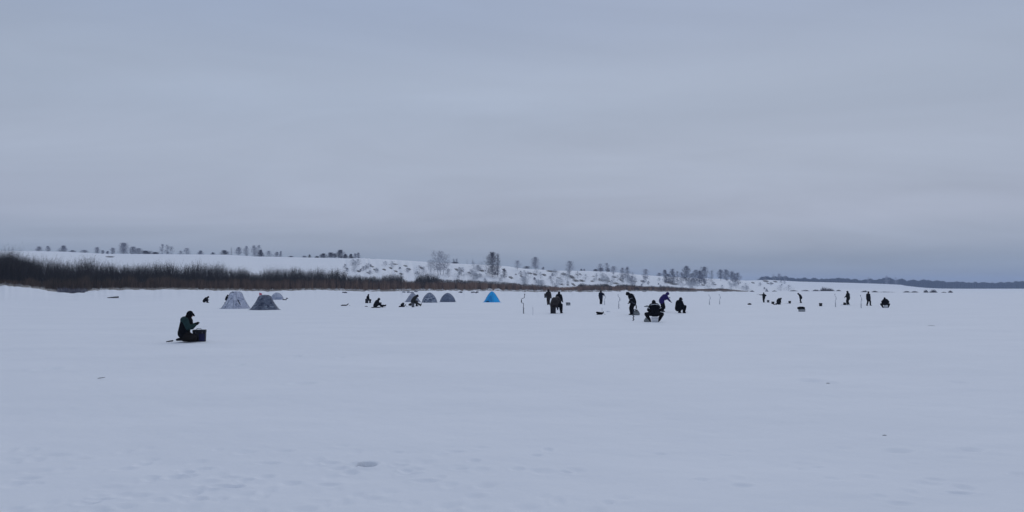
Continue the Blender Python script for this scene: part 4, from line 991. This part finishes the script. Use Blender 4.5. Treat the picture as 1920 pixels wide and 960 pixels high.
# driftwood and litter on the ice
def stick(name, x, y, pts, r, label, cat, mat='wood', Y=None):
    rt, Yb = place(name, x, y, label, cat, Y=Y); MB().path(pts, r, 6).build('wood', K[mat], rt); return rt
stick('driftwood', 212, 559, [(-.85, 0, .06), (-.3, .1, .10), (.3, 0, .13), (.85, .05, .16)], [.06, .09, .13, .14], 'dark driftwood log half sunk in snow near the willow bank', 'log')
stick('twig', 193.5, 709.5, [(-.075, 0, .008), (-.03, .01, .016), (.02, 0, .022), (.075, .01, .03)], [.004, .008, .007, .004], 'short dark twig lying on open snow in front of the kneeling person', 'twig')
stick('bark_chip', 1653, 814.5, [(-.026, 0, .003), (0, .004, .005), (.026, 0, .003)], [.0025, .0045, .0025], 'tiny dark bark chip on the empty snow', 'bark chip')
stick('twig', 1745, 611, [(-.16, .05, .012), (0, 0, .02), (.15, -.05, .008)], [.005, .008, .004], 'thin twig on snow beyond the bark chip', 'twig')
stick('bark_chip', 1550, 718.5, [(-.04, 0, .006), (-.015, 0, .010), (.035, .01, .006)], [.004, .007, .004], 'grey bark chip beside a shallow print in the snow', 'bark chip')
# ------------------------------------------------------------------ ground, belts, wood
build_ground(); build_thicket(); build_forest()
M = {'p': K['frost_pale'], 'm': K['frost_mid'], 'd': K['twig_dark'], 'n': K['needle'], 'w': K['frost_white'], 'f': K['frost_wood']}
B, Wt = K['bark'], K['birch']
BK = {'f': K['bark'], 'p': K['bark_rime'], 'w': K['bark_rime'], 'm': K['bark_frost'], 'd': K['bark'], 'n': K['bark']}
G1 = 'trees on the snowy crest'
TR = [  # column, top row, foot row, width px, density, tone, shape, dY, label
 (71, 462, None, 14, 1, 'm', 'bush', 10, 'first small rounded tree on the crest beside the dark willow mass'),
 (88, 461, None, 8, .8, 'm', 'tall', 10, 'slim pale tree on the crest, second from the dark willow mass'),
 (117, 460, None, 15, 1.3, 'm', 'bush', 12, 'broad dense tree on the crest, third from the dark willow mass'),
 (134, 469, None, 12, 1, 'm', 'bush', 10, 'low bush on the crest right after the broad dense tree'.replace('right ', 'just ')),
 (155, 468.5, None, 18, .8, 'm', 'bush', 14, 'long low bush on the crest between broad tree and slim pair'),
 (181, 463, None, 9, .9, 'm', 'tall', 8, 'slim round topped tree beginning the tall cluster on the crest'),
 (191, 469, None, 5, .8, 'm', 'tall', 8, 'very small sapling beside the slim round topped tree on crest'),
 (200, 470.5, None, 4, .8, 'm', 'tall', 8, 'tiniest sapling on the crest, before the pale upright tree'),
 (210, 464, None, 8, .9, 'm', 'tall', 10, 'pale upright tree on the crest beside the tallest dark spire'),
 (230, 454.5, None, 15, 1.6, 'm', 'tall', 12, 'tallest dark spire shaped tree on the snowy crest'),
 (248, 462, None, 12, 1.2, 'm', 'tall', 16, 'bushy tree on the crest beginning the dark hedge like row'),
 (258, 465, None, 12, 1.1, 'm', 'round', 16, 'rounded thin tree rising from the dark hedge like row'),
 (272, 470, None, 22, 1.7, 'd', 'bush', 10, 'dark low bushes forming a hedge like row on the crest'),
 (290, 472.5, None, 14, 1.5, 'd', 'bush', 10, 'dark tapering end bush of the hedge like row on crest'),
 (303, 457, None, 8, .55, 'm', 'bare', 30, 'bare slender poplar, first of three standing apart on crest'),
 (312, 458, None, 8, .55, 'm', 'bare', 30, 'bare slender poplar in the middle of three on crest'),
 (320, 461, None, 8, .5, 'p', 'bare', 30, 'palest slender poplar, last of three on crest'),
 (338, 470, None, 12, .6, 'p', 'bush', 20, 'faint low bush on the crest after the three slender poplars'),
 (349, 464.5, None, 11, .8, 'm', 'tall', 24, 'faint squarish tree alone on the crest after the poplars'),
 (375, 469.5, None, 11, 1.2, 'm', 'bush', 12, 'rounded small dark tree midway along the crest'),
 (398, 473, None, 8, 1, 'm', 'bush', 10, 'tiny bush on crest between rounded dark tree and wide bush'),
 (419, 469, None, 17, 1.4, 'd', 'bush', 10, 'wide dark bush on the crest beside a thin pole like tree'),
 (432.5, 463, None, 4, .7, 'd', 'spruce', 10, 'thin pole like spruce on the crest'),
 (446.5, 463, None, 12, 1.1, 'm', 'round', 12, 'round crowned small tree on a visible stem on crest'),
 (461, 460.5, None, 8, .9, 'm', 'tall', 12, 'oval pale tree on crest, first of a close oval trio'),
 (476, 459.5, None, 9, 1, 'm', 'tall', 12, 'oval tree on crest with a dark foot, second of trio'),
 (484.5, 458.5, None, 9, .8, 'p', 'tall', 22, 'frosty pale oval tree on crest, third of trio'),
 (488, 468, None, 10, 1.8, 'd', 'bush', 6, 'dark round bush at the foot of the frosty oval tree'),
 (503, 470, None, 14, .7, 'm', 'bush', 10, 'thin spreading bush on crest past the oval trio'),
 (519, 472, None, 11, .9, 'm', 'bush', 10, 'slanting bush on crest before a gap of bare snow'),
 (525.5, 470.5, None, 4, .8, 'm', 'tall', 10, 'small upright sapling ending the slanting bush on crest'),
 (545, 480, None, 10, 1, 'd', 'bush', 5, 'tiny low bush alone on the crest in the bare gap'),
 (570, 479.5, None, 10, 1, 'm', 'bush', 8, 'small thin bush on crest beside a dark low conifer'),
 (580, 477, None, 8, 2, 'n', 'spruce', 5, 'small dark low conifer on the crest before the grove'),
 (594, 480, None, 9, 1, 'd', 'bush', 6, 'tiny bush at the start of the dark grove'),
 (606, 475, None, 16, 1.3, 'd', 'bush', 8, 'bushy tree at the beginning of the dark grove'),
 (619, 473, None, 10, 1.3, 'd', 'round', 8, 'second tree of the dark grove, slightly taller and rounded'),
 (627, 475, None, 9, 1.1, 'd', 'round', 8, 'thin tree of the dark grove before its tallest'),
 (637.5, 468, None, 12, 1.7, 'd', 'tall', 10, 'tallest spire shaped tree of the dark grove'),
 (647, 476, None, 10, 1.3, 'd', 'bush', 8, 'low tree of the dark grove just past its tallest'),
 (657.5, 476, None, 9, 1.5, 'd', 'bush', 8, 'dark stout bush near the thin end of the grove'),
 (665, 475, None, 6, .7, 'm', 'bare', 8, 'thin bare tree near the end of the dark grove'),
 (671, 473.5, None, 6, 1, 'm', 'tall', 8, 'upright pale tree ending the dark grove'),
 (826, 469, 515.5, 23, .9, 'm', 'round', 0, 'big frosty birch with white trunks on the bluff'),
 (808, 485, 513, 11, .5, 'p', 'round', 0, 'thin frosty young birch beside the white trunked birch'),
 (839, 490, 514, 13, .6, 'p', 'round', 0, 'short frosty young birch under the big birch crown'),
 (850.5, 484.5, None, 5, .7, 'p', 'tall', 30, 'tiny faint tree beyond the crest just past the birch'),
 (856, 484.5, None, 5, .7, 'p', 'tall', 30, 'tiny faint tree, twin beyond the dark crest bush'),
 (853, 491.5, None, 14, 2, 'd', 'bush', 4, 'dark low bush on the crest past the big birch'),
 (875.5, 486, None, 4, .7, 'p', 'spruce', 25, 'small pale spruce on crest between birch and dark tree'),
 (886, 483.5, None, 6, .8, 'p', 'spruce', 25, 'taller pale spruce on crest close to the dense dark tree'),
 (923, 471.5, 520, 24, 2.4, 'd', 'tall', 0, 'dense dark frosted tree on the bluff above the blue tent'),
 (933.5, 473, 505, 7, 1.2, 'd', 'tall', -16, 'narrow dark tree leaning against the side top of the dense dark tree'),
 (945, 503, 521, 11, 1.3, 'd', 'bush', 0, 'dark bush on the bluff beside the dense dark tree'),
 (970, 488, 507, 13, .8, 'm', 'round', 0, 'small pale round tree at the edge of the bluff top'),
 (988, 499, None, 16, 1.4, 'd', 'bush', 4, 'low dark bush on bluff top beneath the oval frosty tree'),
 (1004, 481.5, None, 15, 1.1, 'm', 'tall', 6, 'oval frosty tree standing tall on the bluff top'),
 (1018.5, 500.5, None, 6, 1, 'm', 'bush', 5, 'small round bush on bluff top past the oval tree'),
 (1068, 488.5, 516, 15, 1, 'm', 'round', 0, 'lone frosty round tree at the head of a gully'),
 (1090, 504, None, 5, 1, 'd', 'bush', 8, 'tiny bush on the crest, first past the lone frosty tree'),
 (1095.5, 504, None, 4, 1, 'm', 'bush', 8, 'tiny bush on the crest, second past the lone frosty tree'),
 (1117, 504.5, None, 10, 1.8, 'd', 'bush', 6, 'dark crest bush at the start of the twin pale trees'),
 (1126, 494, 511, 12, .9, 'm', 'round', 0, 'first of the twin pale round trees over dark bushes'),
 (1138, 492.5, 511, 10, .9, 'm', 'round', 0, 'second of the twin pale round trees over dark bushes'),
 (1127, 502, None, 14, 1.9, 'd', 'bush', 5, 'dark bush under the first of the twin pale trees'),
 (1140, 502.5, None, 11, 1.9, 'd', 'bush', 5, 'dark bush under the second of the twin pale trees'),
 (1150.5, 498.5, 516, 11, 1, 'm', 'round', 0, 'leaning frosted tree on slope after the twin trees'),
 (1167, 501, 525, 10, 1.1, 'm', 'tall', 0, 'broad frosted tree half of a pair on the slope'),
 (1176, 499.5, 524, 9, 1.1, 'm', 'tall', 0, 'taller frosted half of a pair on the slope'),
 (1185, 517, 534, 8, 1.1, 'm', 'tall', 0, 'small dark frosted tree low on the slope near reeds'),
 (1211.5, 504, 527, 13, 1, 'm', 'round', 0, 'round frosted tree on the slope over the violet person'),
 (1236, 511.5, None, 10, 1.6, 'm', 'bush', 5, 'dense small bush on the crest before the frosted wood'),
 (1247, 505, 532, 8, 1.3, 'm', 'tall', 0, 'narrow tree opening the frosted wood on the slope'),
 (1261, 503.5, 532, 9, 1.4, 'm', 'tall', 0, 'tall narrow second tree of the frosted wood'),
 (1254, 513, 531, 9, 1.2, 'm', 'tall', 0, 'short tree between the first two of the frosted wood'),
 (1270, 508, 531, 7, .8, 'p', 'tall', 0, 'pale thin tree behind the second of the frosted wood'),
 (1286.5, 498, 533, 14, 1.4, 'm', 'round', 0, 'big pointed tree of the frosted wood standing apart'),
 (1278, 510, 532, 9, .8, 'p', 'tall', 0, 'thin pale tree beside the big pointed one'),
 (1305, 505.5, 535, 13, 1.2, 'm', 'tall', 0, 'broad tree before the tallest of the frosted wood'),
 (1297, 512, 535, 9, .9, 'p', 'tall', 0, 'faint low tree between pointed and broad frosted trees'),
 (1321, 499.5, 535, 15, 1.6, 'm', 'tall', 0, 'tallest dense tree in the frosted wood'),
 (1312, 507, 535, 10, 1.2, 'm', 'round', 0, 'shorter tree leaning on the tallest of the frosted wood'),
 (1335, 505.5, 534, 12, 1.4, 'm', 'spruce', 0, 'pointed dark tree just after the tallest frosted one'),
 (1351, 505, 526, 10, 1.5, 'm', 'round', 0, 'dark round tree after the gap in the frosted wood'),
 (1362, 505, 527, 12, 1.5, 'm', 'tall', 0, 'broad dark tree near the end of the frosted wood'),
 (1373, 507.5, 528, 8, 1.1, 'm', 'tall', 0, 'thin tree, third from the end of the frosted wood'),
 (1378, 512, 531, 9, 1.2, 'm', 'tall', 0, 'short tree, second from the end of the frosted wood'),
 (1384, 510.5, 535, 9, 1, 'm', 'tall', 0, 'last tree of the frosted wood with visible stem'),
 (1434, 518.5, None, 8, 1.5, 'm', 'bush', 30, 'small round tree opening the far wooded plain'),
 (1451, 514, None, 7, .7, 'p', 'tall', 120, 'faint tall tree over the far wooded plain'),
 (1461, 512.5, None, 8, 1.4, 'm', 'tall', 120, 'tallest spire over the far wooded plain'),
 (1472.5, 517, None, 6, 1.3, 'm', 'tall', 120, 'short spire beside the tallest over the far plain'),
 (1629, 519.5, None, 7, .9, 'm', 'round', 500, 'faint rounded tree rising from the distant forest edge'),
 (1663, 516.5, None, 8, 1.4, 'm', 'tall', 500, 'single tall tree rising above the distant forest'),
 (1680, 519.5, None, 9, .8, 'm', 'round', 500, 'faint broad tree above the distant forest past the tall one'),
]
for x, yt, yb, w, de, tone, sh, dY, lb in TR:
    sm = sh in ('bush',)
    if 1240 < x < 1390 and not sm:                       # the frosted wood stands dense
        de *= 1.7; w *= 1.15; tone = 'f' if tone == 'm' else 'm'
    elif yb is None and x < 700: de *= 1.35; w *= 1.1
    elif x == 923: de *= 1.3
    elif x in (826,): de *= 1.35
    elif 960 < x < 1240 and not sm: de *= 1.5
    tree('shrub' if sm else ('birch_tree' if 'birch' in lb else 'spruce_tree' if sh == 'spruce' and 'spruce' in lb else 'poplar_tree' if 'poplar' in lb else 'tree'), x, yt, yb, w, de, M[tone], Wt if 'birch' in lb else BK[tone], lb,
         'shrub' if sm else 'tree', None, sh, dY=dY, trunks=3 if 'big frosty birch' in lb else 1, Y=(hit(x, 520) + 3 if 'side top' in lb else None))

# frosted bushes over the washed-out bluff: nothing tells those of one stretch apart
def bushes(x0, x1, n, tone, hm, lb, seed, rows):
    rg = np.random.default_rng(seed); done = 0
    cl = rg.uniform(x0, x1, max(3, n // 4))
    for k in range(n * 4):
        if done >= n: break
        x = float(np.clip(rg.choice(cl) + rg.normal(0, 6), x0, x1)) if rg.random() < .75 else rg.uniform(x0, x1); sky = float(ip(x, T_SKY)); top = float(ip(x, T_SHRUB)); y = sky + (max(top, sky + 4) + 4 - sky) * rg.uniform(*rows)
        Y = hit(x, y); hpx = rg.uniform(.45, 1.35) * hm * FH / Y
        tree('bluff_shrub', x, y - hpx, y, hpx * rg.uniform(.9, 1.8), rg.uniform(.4, .9), M[tone], BK[tone], lb, 'shrub', lb, 'bush'); done += 1
bushes(640, 800, 14, 'p', 2.4, 'low frosted bush on the eroded bluff between grove and big birch', 1, (.35, 1))
bushes(640, 800, 7, 'm', 1.6, 'small grey bush clinging to the eroded bluff before the big birch', 2, (.3, 1))
bushes(785, 915, 16, 'p', 3.0, 'frosted bush on the bluff between big birch and dense dark tree', 3, (.3, 1))
bushes(785, 915, 10, 'w', 3.4, 'white rimed bush on the bluff between big birch and dense dark tree', 13, (.3, 1))
bushes(935, 1065, 30, 'w', 3.2, 'white rimed bush on the bluff past the dense dark tree', 4, (.25, 1))
bushes(935, 1065, 6, 'm', 2.0, 'small grey bush on the bluff past the dense dark tree', 5, (.3, 1))
bushes(1075, 1240, 32, 'w', 3.6, 'white rimed bush on the slope between gully and frosted wood', 6, (.3, 1))
bushes(1075, 1240, 8, 'm', 2.2, 'small grey bush on the slope between gully and frosted wood', 7, (.35, 1))
bushes(1240, 1400, 30, 'w', 3.8, 'white rimed bush at the foot of the frosted wood', 8, (.45, 1))
bushes(1420, 1480, 9, 'p', 3.0, 'frosted bush on the low scarp past the frosted wood', 9, (.2, .9))

# snowy tussocks and roots at the foot of the willow bank
def tussocks(x0, x1, y0, y1, n, lb, tone, seed, hm=.5):
    rg = np.random.default_rng(seed)
    for i in range(n):
        x = rg.uniform(x0, x1); y = rg.uniform(y0, y1); hp = hm * rg.uniform(.7, 1.3) * FH / hit(x, y)
        tussock(x, y, hp, hp * rg.uniform(1.3, 2.4), M[tone], lb, seed * 50 + i)
tussocks(105, 155, 546.5, 550, 9, 'dark grass tussock in snow below the willow bank', 'd', 21, .95)
tussocks(10, 60, 532, 537, 5, 'dark tussock under the tallest willows', 'd', 22, .45)
tussocks(862, 908, 547, 550, 6, 'dark tussock at the ice edge near the blue tent', 'd', 23, .6)
tussocks(745, 782, 547.5, 550, 4, 'grey tussock at the ice edge behind the pale peaked tent', 'm', 24, .6)
tussocks(645, 668, 549, 551, 3, 'dark tussock at the ice edge beyond the empty sled', 'd', 25, .4)

# ------------------------------------------------------------------ air, light, lens
def build_haze():
    V = [(x, y, z) for z in (-1.5, 62) for x, y in ((-4300, -4300), (4300, -4300), (4300, 4300), (-4300, 4300))]
    Fc = [(3, 2, 1, 0), (4, 5, 6, 7), (0, 1, 5, 4), (1, 2, 6, 5), (2, 3, 7, 6), (3, 0, 4, 7)]
    m = bpy.data.materials.new('winter_air'); m.use_nodes = True; nt = m.node_tree; nt.nodes.clear()
    out = nt.nodes.new('ShaderNodeOutputMaterial'); v = nt.nodes.new('ShaderNodeVolumePrincipled')
    v.inputs['Color'].default_value = (0.58, 0.71, 0.98, 1); v.inputs['Density'].default_value = HAZE; v.inputs['Anisotropy'].default_value = 0.0
    nt.links.new(v.outputs[0], out.inputs['Volume'])
    o = new_mesh('haze', V, Fc, m); tag(o, 'thin blue winter haze over the river', 'haze', kind='stuff')
HAZE = 0.00016
build_haze()

SUN_EL, SUN_AZ = 42.0, 18.0      # overcast: only a faint brighter side ahead, high behind the clouds
w = bpy.data.worlds.new('World'); SC.world = w; w.use_nodes = True
nt = w.node_tree; N, L = nt.nodes, nt.links
bg = N['Background']; bg.inputs['Strength'].default_value = 0.1
tc = N.new('ShaderNodeTexCoord'); sp = N.new('ShaderNodeSeparateXYZ'); L.new(tc.outputs['Generated'], sp.inputs[0])
cr = N.new('ShaderNodeValToRGB'); cr.color_ramp.interpolation = 'EASE'
E = cr.color_ramp.elements
stops = [(0.0, (0.187, 0.235, 0.316)), (.03, (0.230, 0.283, 0.371)), (.06, (0.299, 0.347, 0.442)), (.09, (0.345, 0.388, 0.490)), (.16, (0.359, 0.410, 0.515)), (.24, (0.344, 0.402, 0.512)), (.36, (0.296, 0.358, 0.487)), (.60, (0.301, 0.357, 0.476)), (1.0, (0.332, 0.386, 0.501))]
E[0].position = 0; E[0].color = (*stops[0][1], 1); E[1].position = 1; E[1].color = (*stops[-1][1], 1)
for p_, c_ in stops[1:-1]: e = E.new(p_); e.color = (*c_, 1)
L.new(sp.outputs['Z'], cr.inputs[0])
# cloud deck: wide soft bands, stretched along the horizon
dz = N.new('ShaderNodeMath'); dz.operation = 'ADD'; dz.inputs[1].default_value = .14; L.new(sp.outputs['Z'], dz.inputs[0])
dv = N.new('ShaderNodeVectorMath'); dv.operation = 'DIVIDE'; cb = N.new('ShaderNodeCombineXYZ')
for i in range(3): L.new(dz.outputs[0], cb.inputs[i])
L.new(tc.outputs['Generated'], dv.inputs[0]); L.new(cb.outputs[0], dv.inputs[1])
mp = N.new('ShaderNodeMapping'); mp.inputs['Scale'].default_value = (.55, 1.0, 1.0); mp.inputs['Rotation'].default_value = (0, 0, .25); L.new(dv.outputs[0], mp.inputs[0])
no = N.new('ShaderNodeTexNoise'); no.inputs['Scale'].default_value = 1.1; no.inputs['Detail'].default_value = 8; no.inputs['Roughness'].default_value = .56; no.inputs['Distortion'].default_value = .6
L.new(mp.outputs[0], no.inputs['Vector'])
mr = N.new('ShaderNodeMapRange'); mr.inputs[1].default_value = .3; mr.inputs[2].default_value = .7; mr.inputs[3].default_value = 9.3; mr.inputs[4].default_value = 10.7
L.new(no.outputs['Fac'], mr.inputs[0])
sc_ = N.new('ShaderNodeVectorMath'); sc_.operation = 'SCALE'; L.new(cr.outputs[0], sc_.inputs[0]); L.new(mr.outputs[0], sc_.inputs['Scale'])
sky = N.new('ShaderNodeTexSky'); sky.sky_type = 'NISHITA'; sky.sun_disc = False; sky.sun_elevation = math.radians(SUN_EL); sky.sun_rotation = math.radians(SUN_AZ); sky.dust_density = 3
mx = N.new('ShaderNodeMix'); mx.data_type = 'RGBA'; mx.inputs[0].default_value = .97
L.new(sky.outputs[0], mx.inputs[6]); L.new(sc_.outputs[0], mx.inputs[7]); L.new(mx.outputs[2], bg.inputs['Color'])
sl = bpy.data.lights.new('sun', 'SUN'); sl.energy = 0.44; sl.angle = math.radians(50); sl.color = (1.0, .985, .96)
so = bpy.data.objects.new('sun', sl); COL.objects.link(so)
az = math.radians(SUN_AZ); el = math.radians(SUN_EL)
dvec = Vector((math.sin(az) * math.cos(el), math.cos(az) * math.cos(el), math.sin(el)))
so.rotation_euler = dvec.to_track_quat('Z', 'Y').to_euler()

cam = bpy.data.cameras.new('camera'); cam.sensor_width = 36; cam.lens = 27.0; cam.clip_start = .1; cam.clip_end = 20000
co = bpy.data.objects.new('camera', cam); COL.objects.link(co); co.location = (0, 0, CAMZ)
co.rotation_euler = (math.radians(90) + math.atan((HY - 480) / F), 0, 0); SC.camera = co
vs = SC.view_settings; vs.view_transform = 'Standard'; vs.look = 'None'; vs.gamma = 1; vs.use_curve_mapping = False; vs.exposure = 0.08
cy = SC.cycles; cy.max_bounces = 5; cy.diffuse_bounces = 3; cy.volume_bounces = 1; cy.use_denoising = True
